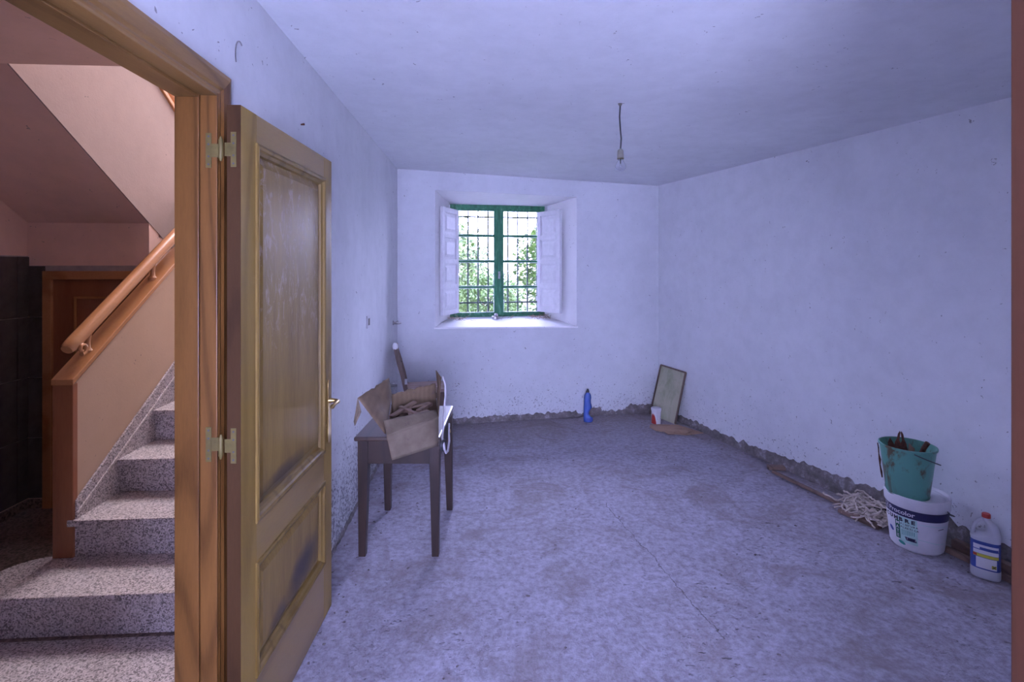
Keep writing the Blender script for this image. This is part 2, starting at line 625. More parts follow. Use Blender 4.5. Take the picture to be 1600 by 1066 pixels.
M['bleach'] = mk_translucent('milky_bottle_plastic', (.70, .70, .76), .25)
M['blueliq'] = mk_translucent('blue_bottle_plastic', (.10, .19, .62), .25, .2)


def mk_leaf():
    t = NT('garden_leaf')
    n = t.noise(t.coord(kind='World'), 1.5, 4)
    return t.done(t.ramp(n, [(.3, (.030, .072, .010)), (.7, (.095, .14, .030))]), .6)


M['leaf'] = mk_leaf()
M['grass'] = m_flat('garden_ground', (.06, .08, .035), .9, var=.2, scale=2)

# ------------------------------------------------------------------ room shell
CEIL = 2.48


def ceil_z(x, y):
    return 2.487 - 0.031 * max(-1, min(3, x))


# floor
mb = MB()
NX, NY = 150, 150
X0, X1, Y0, Y1 = -1.25, 3.6, -1.6, 5.75
for j in range(NY + 1):
    for i in range(NX + 1):
        x = X0 + (X1 - X0) * i / NX
        y = Y0 + (Y1 - Y0) * j / NY
        left = (-.86 - x * CA) / SA if False else None
        z = (noise.noise(Vector((x * 1.3, y * 1.3, 0))) * .004 + noise.noise(Vector((x * 7, y * 7, 3))) * .0016) - .002
        mb.v.append(Vector((x, y, z)))
for j in range(NY):
    for i in range(NX):
        cx = X0 + (X1 - X0) * (i + .5) / NX
        cy = Y0 + (Y1 - Y0) * (j + .5) / NY
        if cx * CA + cy * SA < -.87:
            continue
        a = j * (NX + 1) + i
        mb.f.append((a, a + 1, a + NX + 2, a + NX + 1))
        mb.m.append(0)
o = mb.build('floor', M['concrete'], smooth=True)
tag(o, kind='structure')

# ceiling (slightly out of level)
mb = MB()
for (x, y) in ((-1.45, -1.6), (3.7, -1.6), (2.6, 6.4), (-1.45, 6.0)):
    mb.v.append(Vector((x, y, ceil_z(x, y))))
for (x, y) in ((-1.45, -1.6), (3.7, -1.6), (2.6, 6.4), (-1.45, 6.0)):
    mb.v.append(Vector((x, y, ceil_z(x, y) + .15)))
mb.f += [(0, 1, 2, 3), (4, 5, 6, 7), (0, 1, 5, 4), (1, 2, 6, 5), (2, 3, 7, 6), (3, 0, 4, 7)]
mb.m += [0] * 6
# clip the hall side off: ceiling starts at the left wall
o = mb.build('ceiling', M['ceiling'])
bm = bmesh.new()
bm.from_mesh(o.data)
bmesh.ops.bisect_plane(bm, geom=bm.verts[:] + bm.edges[:] + bm.faces[:], plane_co=MH @ Vector((-.85, 0, 0)), plane_no=MH @ Vector((1, 0, 0)), clear_inner=True)
bm.to_mesh(o.data)
bm.free()
tag(o, kind='structure')

# left wall (with the doorway to the stair hall)
UF, UB = -.800, -.900
VN, VF, ZT = .745, 1.602, 2.075
mb = MB(MH)
mb.box((UB, -1.6, 0), (UF, VN, 2.60))
mb.box((UB, VF, 0), (UF, 5.4, 2.60))
mb.box((UB, VN, ZT), (UF, VF, 2.60))
mb.box((UB, -1.6, 2.60), (UF - .02, 6.6, 5.2))
mb.box((UB, 5.4, 0), (UF - .02, 6.6, 2.6))
tag(mb.build('wall_left', M['plaster_left']), kind='structure')

# back wall with splayed window recess
SO, SI = (.338, 1.799, .955, 2.300), (.526, 1.591, 1.010, 2.244)


def zl(s, z):      # recess edges run a little out of level, as the wall does
    return z


mb = MB(MBK)
W0, W1, H0, H1 = -.35, 3.1, 0, 2.6
D, DT = .50, .66
fr = [(W0, 0, H0), (W1, 0, H0), (W1, 0, H1), (W0, 0, H1)]
ho = [(SO[0], 0, .962), (SO[1], 0, .940), (SO[1], 0, 2.287), (SO[0], 0, 2.315)]
hi = [(SI[0], D, SI[2]), (SI[1], D, SI[2]), (SI[1], D, SI[3]), (SI[0], D, SI[3])]
hb = [(SI[0], DT, SI[2]), (SI[1], DT, SI[2]), (SI[1], DT, SI[3]), (SI[0], DT, SI[3])]
bk = [(W0, DT, H0), (W1, DT, H0), (W1, DT, H1), (W0, DT, H1)]
mb.v += [MBK @ Vector(p) for p in fr + ho + hi + hb + bk]
for i in range(4):
    j = (i + 1) % 4
    mb.f += [(i, j, 4 + j, 4 + i), (4 + i, 4 + j, 8 + j, 8 + i), (8 + i, 8 + j, 12 + j, 12 + i), (12 + i, 12 + j, 16 + j, 16 + i), (i, j, 16 + j, 16 + i)]
    mb.m += [0, 1, 1, 0, 0]
tag(mb.build('wall_back', [M['plaster_back'], M['reveal']]), kind='structure')

# right wall
p0 = Vector((right_x(.74), .74, 0))
p1 = Vector((right_x(6.0), 6.0, 0))
nrm = Vector((1, .33, 0)).normalized() * .15
mb = MB()
mb.hexa([p0, p1, p1 + nrm, p0 + nrm], [q + Vector((0, 0, 2.6)) for q in (p0, p1, p1 + nrm, p0 + nrm)])
tag(mb.build('wall_right', M['plaster_right']), kind='structure')
# front wall, right of the doorway the view is taken from
mb = MB()
mb.box((.778, .60, 0), (3.4, .74, 2.6))
tag(mb.build('wall_front', M['plaster']), kind='structure')
# unseen walls added behind the camera, their opening placed to shape the fill light
mb = MB()
mb.box((1.9, -1.72, 0), (2.0, .60, 2.6))
tag(mb.build('wall_rear_side_added', M['plaster']), kind='structure')
mb = MB()
mb.box((-.85, -1.72, 0), (-.60, -1.6, 2.6)).box((.60, -1.72, 0), (1.9, -1.6, 2.6)).box((-.60, -1.72, 0), (.60, -1.6, .55)).box((-.60, -1.72, 1.66), (.60, -1.6, 2.6))
tag(mb.build('wall_rear_added', M['plaster']), kind='structure')
mb = MB()
mb.box((.7345, .585, 0), (.777, .755, 2.25))
mb.box((.777, .570, 0), (.87, .598, 2.25))
mb.box((.777, .742, 0), (.87, .760, 2.25))
tag(mb.build('trim_1', M['nearwood'], bevel=.003), kind='structure')

# ------------------------------------------------------------------ bare mortar strips where the skirting was torn off
def mortar_strip(name, P, D_, n, hfun, depth, inward):
    mb = MB()
    P, D_, inward = Vector(P), Vector(D_), Vector(inward)
    rows = []
    for i in range(n + 1):
        t_ = i / n
        b = P + D_ * t_
        h = hfun(t_, i)
        d = depth * (.75 + .5 * noise.noise(Vector((i * .31, 2, 0))))
        rows.append([b, b + inward * d * 1.5, b + inward * d + Vector((0, 0, h * .55)), b + inward * d * .5 + Vector((0, 0, h)), b + Vector((0, 0, h * 1.02))])
    vs = [p for r in rows for p in r]
    fs = []
    for i in range(n):
        for k in range(4):
            fs.append((i * 5 + k, (i + 1) * 5 + k, (i + 1) * 5 + k + 1, i * 5 + k + 1))
    mb.add(vs, fs)
    o = mb.build(name, M['mortar'], smooth=True, ang=60)
    return tag(o, kind='structure')


def hb_(t_, i):
    base = .055 if t_ < .66 else (.030 if t_ < .70 else (.085 if t_ < .76 or t_ > .86 else .04))
    return max(.012, base * (1 + .45 * noise.noise(Vector((i * .35, 0, 0)))) + random.uniform(-.004, .004))


def hr_(t_, i):
    base = .06 + .085 * max(0, 1 - abs(t_ - .62) / .33)
    return max(.015, base * (1 + .5 * noise.noise(Vector((i * .28, 5, 0)))) + random.uniform(-.006, .006))


vb = Vector((math.cos(B), math.sin(B), 0))
mortar_strip('baseboard_back', MBK @ Vector((.0, 0, 0)), vb * 2.73, 180, hb_, .014, (math.sin(B), -math.cos(B), 0))
mortar_strip('baseboard_right', (right_x(5.53), 5.53, 0), Vector((right_x(1.6) - right_x(5.53), 1.6 - 5.53, 0)), 220, hr_, .020, (-.95, -.31, 0))
mortar_strip('baseboard_left', MH @ Vector((UF, 1.72, 0)), (MH.to_3x3() @ Vector((0, 1, 0))) * 3.2, 180,
             lambda t_, i: .012 + .012 * noise.noise(Vector((i * .3, 9, 0))) + .006, .012, (CA, SA, 0))

# ------------------------------------------------------------------ window
win = empty('window_1', MBK @ Vector((1.06, D, SI[2])), kind='structure')
G, WH = M['green'], M['white']
s0, s1, z0, z1 = SI
mb = MB(MBK)
mb.box((s0, D, z0), (s0 + .055, D + .07, z1)).box((s1 - .045, D, z0), (s1, D + .07, z1))
mb.box((s0 + .055, D, z1 - .035), (s1 - .045, D + .07, z1)).box((s0 + .055, D, z0), (s1 - .045, D + .07, z0 + .02))
mb.build('outer_frame', G, win, bevel=.003)
for (a, b, name) in ((s0 + .055, 1.063, 'casement'), (1.065, s1 - .045, 'casement')):
    f = MB(MBK)
    la, lb = (a, .617) if a < 1 else (a, 1.115)
    ra, rb = (1.013, b) if a < 1 else (1.512, b)
    y0_, y1_ = D - .012, D + .035
    zt, zb = 2.178, 1.058
    f.box((la, y0_, z0 + .021), (lb, y1_, z1 - .036))
    f.box((ra, y0_, z0 + .021), (rb, y1_, z1 - .036))
    f.box((lb, y0_, zt), (ra, y1_, z1 - .036))
    f.box((lb, y0_, z0 + .021), (ra, y1_, zb))
    leaf = f.build('casement', G, win, bevel=.003)
    zs = [zb, 1.337, 1.621, 1.903, zt]
    for k in range(3):
        MB(MBK).box((lb, y0_ + .008, zs[k + 1] - .011), (ra, y1_ - .006, zs[k + 1] + .011)).build('glazing_bar', G, leaf, bevel=.002)
    for k in range(4):
        lo = zs[k] + (.011 if k else 0)
        hi_ = zs[k + 1] - (.011 if k < 3 else 0)
        MB(MBK).box((lb, D + .010, lo), (ra, D + .013, hi_)).build('pane', M['pane'], leaf)
        # white putty bead round each pane
        bd = MB(MBK)
        for (q0, q1) in (((lb, lo), (lb + .006, hi_)), ((ra - .006, lo), (ra, hi_)), ((lb, lo), (ra, lo + .005)), ((lb, hi_ - .005), (ra, hi_))):
            bd.box((q0[0], D + .000, q0[1]), (q1[0], D + .010, q1[1]))
        bd.build('putty_bead', WH, leaf)
MB(MBK).box((1.045, D - .030, z0 + .02), (1.080, D - .012, z1 - .036)).build('centre_astragal', G, win, bevel=.004)
lk = MB(MBK)
lk.box((1.052, D - .042, 1.43), (1.074, D - .03, 1.51))
lk.tube([(1.063, D - .05, 1.47), (1.063, D - .065, 1.47), (1.063, D - .065, 1.44)], .006)
tag(lk.build('latch', M['chrome'], win, smooth=True), 'chrome latch')
# small white frame blocks either side of the head
for (a, b) in ((s0 - .045, s0 - .004), (s1 + .004, s1 + .04)):
    MB(MBK).box((a, D - .05, z1 - .10), (b, D + .01, z1 - .012)).build('shutter_block', M['shutter'], win, bevel=.002)
# sill board lip
mb = MB(MBK)
mb.prism([(SO[0] - .012, -.012, .962), (SO[1] + .012, -.012, .940), (SO[1] + .012, -.012, .925), (SO[0] - .012, -.012, .947)], (0, .012, 0))
mb.build('sill_edge', M['reveal'], win, bevel=.002)


def shutter(H, E, thick=.034):
    """H hinge point, E free edge point (world XY); a four-panel leaf."""
    H, E = Vector((*H, 0)), Vector((*E, 0))
    d = (E - H)
    L = d.length
    ang = math.atan2(d.y, d.x)
    T = Matrix.Translation((H.x, H.y, 0)) @ Matrix.Rotation(ang, 4, 'Z')
    zb, zt = 1.062, 2.172
    sh = empty('shutter', (H.x, H.y, zb))
    sh.parent = win
    sh.matrix_parent_inverse = win.matrix_world.inverted()
    st = .052
    h = thick / 2
    f = MB(T)
    f.box((0, -h, zb), (st, h, zt)).box((L - st, -h, zb), (L, h, zt))
    n = 4
    ph = (zt - zb - .05) / n
    for k in range(n + 1):
        zz = zb + k * ph
        f.box((st, -h, zz), (L - st, h, zz + .05))
    f.build('shutter_frame', M['shutter'], sh, bevel=.003)
    for k in range(n):
        a, b = zb + k * ph + .05, zb + (k + 1) * ph
        p = MB(T)
        p.box((st, -.004, a), (L - st, .004, b))
        for s in (-1, 1):
            i0, i1 = .020, .046
            p.add([(st + i0, s * .004, a + i0), (L - st - i0, s * .004, a + i0), (L - st - i0, s * .004, b - i0), (st + i0, s * .004, b - i0),
                   (st + i1, s * .015, a + i1), (L - st - i1, s * .015, a + i1), (L - st - i1, s * .015, b - i1), (st + i1, s * .015, b - i1)],
                  [(4, 5, 6, 7), (0, 1, 5, 4), (1, 2, 6, 5), (2, 3, 7, 6), (3, 0, 4, 7)])
        p.build('panel', M['shutter'], sh)
    hg = MB(T)
    for zz in (zb + .12, zt - .17):
        hg.box((-.014, -h - .006, zz), (.03, -h, zz + .05))
    hg.build('hinge', M['shutter'], sh)
    return sh


shutter((-.592, 5.545), (-.712, 5.165))
shutter((.295, 5.742), (.520, 5.455))

# iron grille outside
gr = empty('window_grille', MBK @ Vector((1.06, .60, 1.01)), 'iron window grille of thin upright bars outside the panes', 'grille')
for k in range(9):
    s = .62 + k * .1135
    MB(MBK).tube([(s, .60, 1.012), (s, .60, 2.242)], .0095, 6).build('bar', M['grille'], gr, smooth=True)
for zz in (1.16, 2.12):
    MB(MBK).box((s0, .596, zz - .009), (s1, .604, zz + .009)).build('cross_bar', M['grille'], gr)

# ------------------------------------------------------------------ doorway frame (trim) to the hall
fr_ = empty('trim_2', MH @ Vector((-.85, VF, 0)), kind='structure')
vf, vn, zt = 1.590, .757, 2.060      # rebate faces
mb = MB(MH)
mb.box((-.908, vf - .007, 0), (-.838, VF, zt + .014)).box((-.838, vf, 0), (-.788, VF, zt + .014))
mb.build('jamb', M['cherry'], fr_, bevel=.002)
mb = MB(MH)
mb.box((-.908, VN, 0), (-.838, vn + .007, zt + .014)).box((-.838, VN, 0), (-.788, vn, zt + .014))
mb.build('jamb', M['cherry'], fr_, bevel=.002)
mb = MB(MH)
mb.box((-.908, vn + .007, zt - .007), (-.838, vf - .007, zt + .014)).box((-.838, vn, zt), (-.788, vf, zt + .014))
mb.build('head', M['cherry_x'], fr_, bevel=.002)


def casing(side, u0, sgn, mat_v, mat_h):
    prof = [(0.0, 0), (0.0, .010), (.010, .014), (.018, .012), (.026, .018), (.060, .020), (.074, .017), (.080, .010), (.080, 0)]
    a, b, c = vn - .003, vf + .003, zt + .003

    def pts(w, t_):
        u = u0 + sgn * t_
        return [(u, a - w, 0), (u, a - w, c + w), (u, b + w, c + w), (u, b + w, 0)]
    P = [pts(w, t_) for w, t_ in prof]
    n = len(P)
    for k, (nm, mt) in enumerate((('casing', mat_v), ('head_casing', mat_h), ('casing', mat_v))):
        m = MB(MH)
        vs = [P[i][k] for i in range(n)] + [P[i][k + 1] for i in range(n)]
        fs = [(i, (i + 1) % n, n + (i + 1) % n, n + i) for i in range(n)] + [tuple(range(n)), tuple(range(n, 2 * n))]
        m.add(vs, fs)
        m.build(nm, mt, fr_)


casing('room', UF, 1, M['cherry'], M['cherry_x'])
casing('hall', UB, -1, M['cherry'], M['cherry_x'])

# ------------------------------------------------------------------ door leaf, folded back against the left wall
DL = Matrix.Translation((-.808, 1.524, .006)) @ Matrix.Rotation(PI / 2 + math.atan(.01875), 4, 'Z')
dr = empty('door_1', (-.828, 1.524, .006), kind='structure')
LW, LH, TH = .812, 2.022, .040


def dpart(name, mat, fn, bevel=.0, smooth=False, parent=None, label=None):
    m = MB()
    fn(m)
    o = m.build(name, mat, None, smooth=smooth, bevel=bevel)
    o.matrix_world = DL
    o.parent = parent or dr
    o.matrix_parent_inverse = (parent or dr).matrix_world.inverted()
    bpy.context.view_layer.update()
    if label:
        tag(o, label)
    return o


ST = .098
dpart('stile', M['door'], lambda m: m.box((.003, 0, 0), (ST, TH, LH)), .0)
dpart('edge_lipping', M['lipping'], lambda m: m.box((0, 0.0005, 0), (.0029, TH, LH)), .0)
dpart('stile', M['door'], lambda m: m.box((LW - ST, 0, 0), (LW, TH, LH)), .002)
PU = (.735, 1.925)
PL = (.245, .598)
for a, b in ((0, PL[0]), (PL[1], PU[0]), (PU[1], LH)):
    dpart('rail', M['door_x'], lambda m: m.box((ST, 0, a), (LW - ST, TH, b)), .0015)
for a, b in (PU, PL):
    def pan(m):
        m.box((ST, .016, a), (LW - ST, .024, b))
        for y0_, y1_ in ((.016, .006), (.024, .034)):
            i0, i1 = .034, .058
            m.add([(ST + i0, y0_, a + i0), (LW - ST - i0, y0_, a + i0), (LW - ST - i0, y0_, b - i0), (ST + i0, y0_, b - i0),
                   (ST + i1, y1_, a + i1), (LW - ST - i1, y1_, a + i1), (LW - ST - i1, y1_, b - i1), (ST + i1, y1_, b - i1)],
                  [(4, 5, 6, 7), (0, 1, 5, 4), (1, 2, 6, 5), (2, 3, 7, 6), (3, 0, 4, 7)])
    dpart('panel', M['panel'], pan, 0, label='varnished panel with scuffs, painted sheen and dark blotches')

    def mould(m):
        prof = [(-.006, 0), (-.006, -.006), (.002, -.009), (.010, -.006), (.014, .001), (.024, .006), (.028, .016), (0, .016)]
        def pts(w, y):
            return [(ST + w, y, a + w), (LW - ST - w, y, a + w), (LW - ST - w, y, b - w), (ST + w, y, b - w)]
        P = [pts(w, y) for w, y in prof]
        n = len(P)
        for k in range(4):
            k2 = (k + 1) % 4
            vs = [P[i][k] for i in range(n)] + [P[i][k2] for i in range(n)]
            m.add(vs, [(i, (i + 1) % n, n + (i + 1) % n, n + i) for i in range(n)])
    dpart('moulding', M['mould'], mould, 0)
# handle: long brass backplate with lever
hx = LW - .045


def hplate(m):
    m.prism([(hx - .014, -.006, .765), (hx, -.006, .755), (hx + .014, -.006, .765), (hx + .017, -.006, .80), (hx + .014, -.006, .83), (hx + .014, -.006, .96),
             (hx + .017, -.006, 1.0), (hx + .014, -.006, 1.025), (hx, -.006, 1.037), (hx - .014, -.006, 1.025), (hx - .017, -.006, 1.0), (hx - .014, -.006, .96), (hx - .014, -.006, .83), (hx - .017, -.006, .80)], (0, .0058, 0))


hp = dpart('handle_plate', M['brass'], hplate, .002, label='long brass backplate')


def lever(m):
    m.tube([(hx, -.004, .945), (hx, -.020, .945), (hx, -.036, .943)], [.014, .010, .009], 12)
    m.tube([(hx, -.034, .943), (hx - .010, -.046, .942), (hx - .035, -.050, .945), (hx - .062, -.048, .943), (hx - .088, -.047, .939), (hx - .100, -.047, .939)], [.010, .010, .008, .007, .010, .004], 12)


dpart('lever', M['brass'], lever, 0, True, label='curved brass lever')
# H hinges
for hz in (1.895, 1.013, .14):
    hg = empty('hinge', (-.865, 1.555, hz))
    hg.parent = dr
    hg.matrix_parent_inverse = dr.matrix_world.inverted()
    bpy.context.view_layer.update()

    def leafplate(m, x0, y, w, M_, axis):
        pass
    # jamb flap lies on the rebate face
    m = MB(MH)
    uc = -.812
    m.box((uc - .008, vf - .0022, hz - .052), (uc + .008, vf, hz + .052))
    m.box((uc + .006, vf - .0022, hz - .020), (uc + .030, vf, hz + .020))
    for dz in (-.042, -.018, .018, .042):
        m.tube([MH.inverted() @ (MH @ Vector((uc, vf - .0030, hz + dz))), (uc, vf - .002, hz + dz)], .0032, 8, 1)
    m.build('flap', [M['dullbrass'], M['iron']], hg)
    # leaf flap lies on the edge of the door
    m = MB()
    m.box((-.0022, .012, hz - .058), (0, .028, hz + .046))
    m.box((-.0022, .026, hz - .026), (0, .046, hz + .014))
    for dz in (-.048, -.024, .012, .036):
        m.tube([(-.0030, .020, hz + dz), (-.002, .020, hz + dz)], .0032, 8, 1)
    m.M = Matrix.Identity(4)
    o = m.build('flap', [M['dullbrass'], M['iron']])
    o.matrix_world = DL
    o.parent = hg
    o.matrix_parent_inverse = hg.matrix_world.inverted()
    m = MB()
    c = Vector((-.861, 1.514, hz))
    m.tube([c + Vector((0, 0, z)) for z in (-.036, -.030, -.026, .026, .030, .036)], [.003, .004, .0065, .0065, .004, .003], 12)
    m.build('pin', M['dullbrass'], hg, smooth=True)

# ------------------------------------------------------------------ stair hall
UL = -2.91            # left wall of the hall
VB = 3.49             # low back wall under the upper flight
UI = -2.16            # inner edge of the upper flight
mb = MB(MH)
mb.box((-3.05, -1.6, -.1), (-.86, 7.0, -.002))
tag(mb.build('floor_hall', M['granite_dark']), kind='structure')
mb = MB(MH)
mb.box((UL, -.3, -.002), (-.93, 2.235, .0))  # paler sheet on the same hall floor, painting its lit front part
tag(mb.build('floor_hall_lit_tone', M['granite']), kind='structure')
bpy.data.objects['floor_hall_lit_tone'].name = 'floor_lit_tone'
# walls of the hall
mb = MB(MH)
mb.box((UL - .12, -1.6, 0), (UL, 7.0, 5.2))
tag(mb.build('wall_hall_left', M['hall_plaster']), kind='structure')
mb = MB(MH)
mb.box((UL, 6.2, 0), (-.9, 6.32, 5.2))
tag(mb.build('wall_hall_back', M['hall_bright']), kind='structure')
mb = MB(MH)
mb.box((UL, -.55, 0), (UB, -.43, 2.48))  # unseen wall added to block daylight from the hall
tag(mb.build('wall_hall_front_added', M['hall_plaster']), kind='structure')
mb = MB(MH)
mb.box((UL, -1.6, 5.05), (-.9, 6.3, 5.2))  # unseen roof added to keep sky light out of the stairwell
tag(mb.build('ceiling_stairwell_added', M['hall_plaster']), kind='structure')
mb = MB(MH)
mb.box((UL, 2.40, 2.70), (UB, 2.485, 5.05))
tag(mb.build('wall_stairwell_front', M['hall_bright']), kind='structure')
mb = MB(MH)
mb.box((UL, VB, 0), (UI, VB + .10, 1.90))
mb.box((UI - .06, VB + .10, 0), (UI, 5.2, 1.75))
tag(mb.build('wall_understair', M['hall_plaster']), kind='structure')
# flat ceiling of the hall and sloping underside of the upper flight
mb = MB(MH)
mb.box((UL, -1.6, 2.48), (-.9, 2.485, 2.70))
tag(mb.build('ceiling_hall', M['hall_plaster']), kind='structure')
ve = 4.65
zs_ = 2.48 - .64 * (ve - 2.485)
mb = MB(MH)
mb.prism([(UI - .004, 2.485, 2.48), (UI - .004, ve, zs_), (UI - .004, 6.18, zs_), (UI - .004, 6.18, zs_ + .25), (UI - .004, ve, zs_ + .25), (UI - .004, 2.485, 2.73)], (UL - UI + .004, 0, 0))
tag(mb.build('ceiling_sloping', M['hall_plaster']), kind='structure')

# black tiles: left wall and back wall, each tile its own object on the wall it covers
hl = bpy.data.objects['wall_hall_left']
hk = bpy.data.objects['wall_understair']
TZ = [.062 + k * .389 for k in range(5)]
tile_me = {}


def tile(name, parent, a, b):
    key = (round(b[0] - a[0], 3), round(b[1] - a[1], 3), round(b[2] - a[2], 3))
    if key not in tile_me:
        m = MB(MH)
        m.box((0, 0, 0), key)
        o = m.build(name, M['tile'], None, bevel=.0015, seg=1)
        tile_me[key] = o.data
    else:
        o = bpy.data.objects.new(name, tile_me[key])
        bv = o.modifiers.new('bevel', 'BEVEL')
        bv.width = .0015
        bv.segments = 1
        C.objects.link(o)
    o.location = MH @ Vector(a)
    o.parent = parent


g = .006
vcuts = [3.49, 3.405, 2.955, 2.505, 2.055, 1.605, 1.155]
mb = MB(MH)
mb.box((UL, 1.155, .06), (UL + .003, VB, 1.622))
mb.build('grout', M['grout'], hl)
for i in range(len(vcuts) - 1):
    for k in range(4):
        tile('tile', hl, (UL + .003, vcuts[i + 1] + g / 2, TZ[k] + g / 2), (UL + .012, vcuts[i] - g / 2, TZ[k + 1] - g / 2))
mb = MB(MH)
mb.box((UL + .012, VB - .003, .06), (UI, VB, 1.560))
mb.build('grout', M['grout'], hk)
CD0, CD1 = -2.745, -2.20      # cupboard door in the back wall
for k in range(4):
    zt_ = min(TZ[k + 1], 1.560)
    tile('tile', hk, (UL + .012, VB - .012, TZ[k] + g / 2), (CD0 - .055, VB - .003, zt_ - g / 2))
mb = MB(MH)
mb.box((UL, 1.155, 0), (UL + .014, VB - .014, .056))
mb.build('skirting', M['granite_dark'], hl, bevel=.002)
mb = MB(MH)
mb.box((UL, VB - .014, 0), (CD0 - .055, VB, .056))
mb.build('skirting', M['granite_dark'], hk, bevel=.002)

# cupboard door under the stairs
cd = empty('door_2', MH @ Vector((-2.45, VB - .02, 0)), kind='structure')
mb = MB(MH)
mb.box((CD0 - .055, VB - .030, 0), (CD0, VB - .003, 1.525)).box((CD1, VB - .030, 0), (CD1 + .055, VB - .003, 1.525)).box((CD0, VB - .030, 1.47), (CD1, VB - .003, 1.525))
mb.build('door_frame', M['rail'], cd, bevel=.003)
mb = MB(MH)
mb.box((CD0, VB - .012, 0), (CD1, VB - .004, 1.47))
mb.build('leaf', M['redwood'], cd)
for (a, b) in ((.12, .62), (.74, 1.36)):
    mb = MB(MH)
    for (q0, q1) in (((CD0 + .13, a), (CD0 + .145, b)), ((CD1 - .10, a), (CD1 - .085, b)), ((CD0 + .13, a), (CD1 - .085, a + .015)), ((CD0 + .13, b - .015), (CD1 - .085, b))):
        mb.box((q0[0], VB - .020, q0[1]), (q1[0], VB - .012, q1[1]))
    mb.build('moulding', M['rail'], cd, bevel=.002)

# staircase: granite treads and risers
US = -1.915           # face of the low wall beside the flight
RUN, RISE, V1 = .291, .1785, 2.235
stc = empty('staircase', MH @ Vector((-1.4, V1, 0)), 'granite staircase climbing away behind the doorway, wide rounded first step', 'staircase')
for k in range(1, 9):
    v0 = V1 + RUN * (k - 1)
    zt_ = RISE * k
    last = k == 8
    v1_ = v0 + RUN + .02 if not last else 6.2
    if k == 1:
        # starting step runs past the newel and is rounded off
        cx, cy, r = -2.05, 2.36, .15
        pl = [(-.905, v0), (-.905, v1_), (-2.13, v1_ + .02)]
        e = [(-2.0 + .16 * math.cos(a_), v1_ - .145 + .155 * math.sin(a_)) for a_ in [PI / 2 + i * PI / 2 / 8 for i in range(9)]]
        pl = [(-.905, v0), (-.905, v1_)] + e + [(e[-1][0], v0)]
        m = MB(MH)
        m.prism([(x, y, zt_ - .030) for x, y in pl], (0, 0, .030))
        m.build('tread', M['granite'], stc, bevel=.004)
        pr = [(x + (.022 if x < -1 else 0), y + (.022 if y < v0 + .01 else -.02)) for x, y in pl]
        m = MB(MH)
        m.prism([(x, y, 0) for x, y in pr], (0, 0, zt_ - .030))
        m.build('riser', M['granite'], stc)
    else:
        ul = US - .02 if k == 2 else US
        m = MB(MH)
        m.box((ul, v0, zt_ - .030), (-.905, v1_, zt_))
        m.build('tread', M['granite'], stc, bevel=.003)
        m = MB(MH)
        m.box((US, v0 + .022, zt_ - RISE), (-.905, v0 + .042, zt_ - .030))
        m.build('riser', M['granite'], stc)
# stone skirting against the low wall, with its raised pale edge
vS = [2.545, 2.667, 3.433, 4.3]
zS = [.443, .523, 1.025, 1.58]
m = MB(MH)
m.prism([(US, v_, z_) for v_, z_ in zip(vS, zS)] + [(US, 4.3, 1.02), (US, 2.545, .15)], (.012, 0, 0))
m.build('skirting', M['granite'], stc, bevel=.002)
m = MB(MH)
m.bar((US + .014, 2.545, .385), (US + .014, 4.3, 1.47), .008, .010)
m.build('skirting_edge', M['granite_pale'], stc)

# low wall beside the flight, capped in wood
v_a, z_a, v_b, z_b = 2.562, 1.031, 3.436, 1.639
sl = (z_b - z_a) / (v_b - v_a)
capz = lambda v_: z_a + sl * (v_ - v_a)
lw = MB(MH)
lw.prism([(US - .085, 2.56, .18), (US - .085, 4.6, .18), (US - .085, 4.6, capz(4.6) - .03), (US - .085, 2.56, capz(2.56) - .03)], (.083, 0, 0))
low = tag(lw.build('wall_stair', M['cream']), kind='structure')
m = MB(MH)
m.prism([(US - .092, 2.528, capz(2.545) - .028), (US - .092, 4.6, capz(4.6) - .028), (US - .092, 4.6, capz(4.6)), (US - .092, 2.528, capz(2.545))], (.100, 0, 0))
m.build('cap', M['rail'], low, bevel=.003)
m = MB(MH)
m.box((US - .088, 2.532, RISE), (US + .004, 2.562, capz(2.545) - .022))
m.build('end_board', M['redwood'], low, bevel=.003)

# round handrail on brackets over the cap
hr = empty('handrail', MH @ Vector((US - .045, 2.6, capz(2.6))), 'thick orange-brown varnished handrail with scrolled lower end above the low wall', 'handrail')
uc = US - .045
hz_ = lambda v_: 1.163 + .66 / .95 * (v_ - 2.575)
m = MB(MH)
prof = []
for k in range(14):
    an = 2 * PI * k / 14
    prof.append((math.cos(an) * .034, math.sin(an) * .030 + (.004 if math.sin(an) > 0 else 0)))
d = Vector((0, 1, .6947)).normalized()
upv = Vector((0, -d.z, d.y))
secs = [(2.560, .72), (2.572, .92), (2.60, 1.0), (2.75, 1.0), (4.6, 1.0)]
vs, fs = [], []
for v_, s_ in secs:
    c = Vector((uc, v_, hz_(v_)))
    for a, b in prof:
        vs.append(c + Vector((1, 0, 0)) * a * s_ + upv * b * s_)
n = 14
for i in range(len(secs) - 1):
    for k in range(n):
        fs.append((i * n + k, i * n + (k + 1) % n, (i + 1) * n + (k + 1) % n, (i + 1) * n + k))
fs += [tuple(range(n)), tuple(range(n * (len(secs) - 1), n * len(secs)))]
m.add(vs, fs)
m.build('rail', M['rail'], hr, smooth=True)
m = MB(MH)
sp = []
for i in range(22):
    an = -PI * .55 + i * .33
    r = .027 - i * .0009
    sp.append((uc + .034, 2.610 + r * math.cos(an), 1.152 + r * math.sin(an)))
m.tube(sp, [.011 - .0002 * i for i in range(22)], 8)
m.build('scroll', M['rail'], hr, smooth=True)
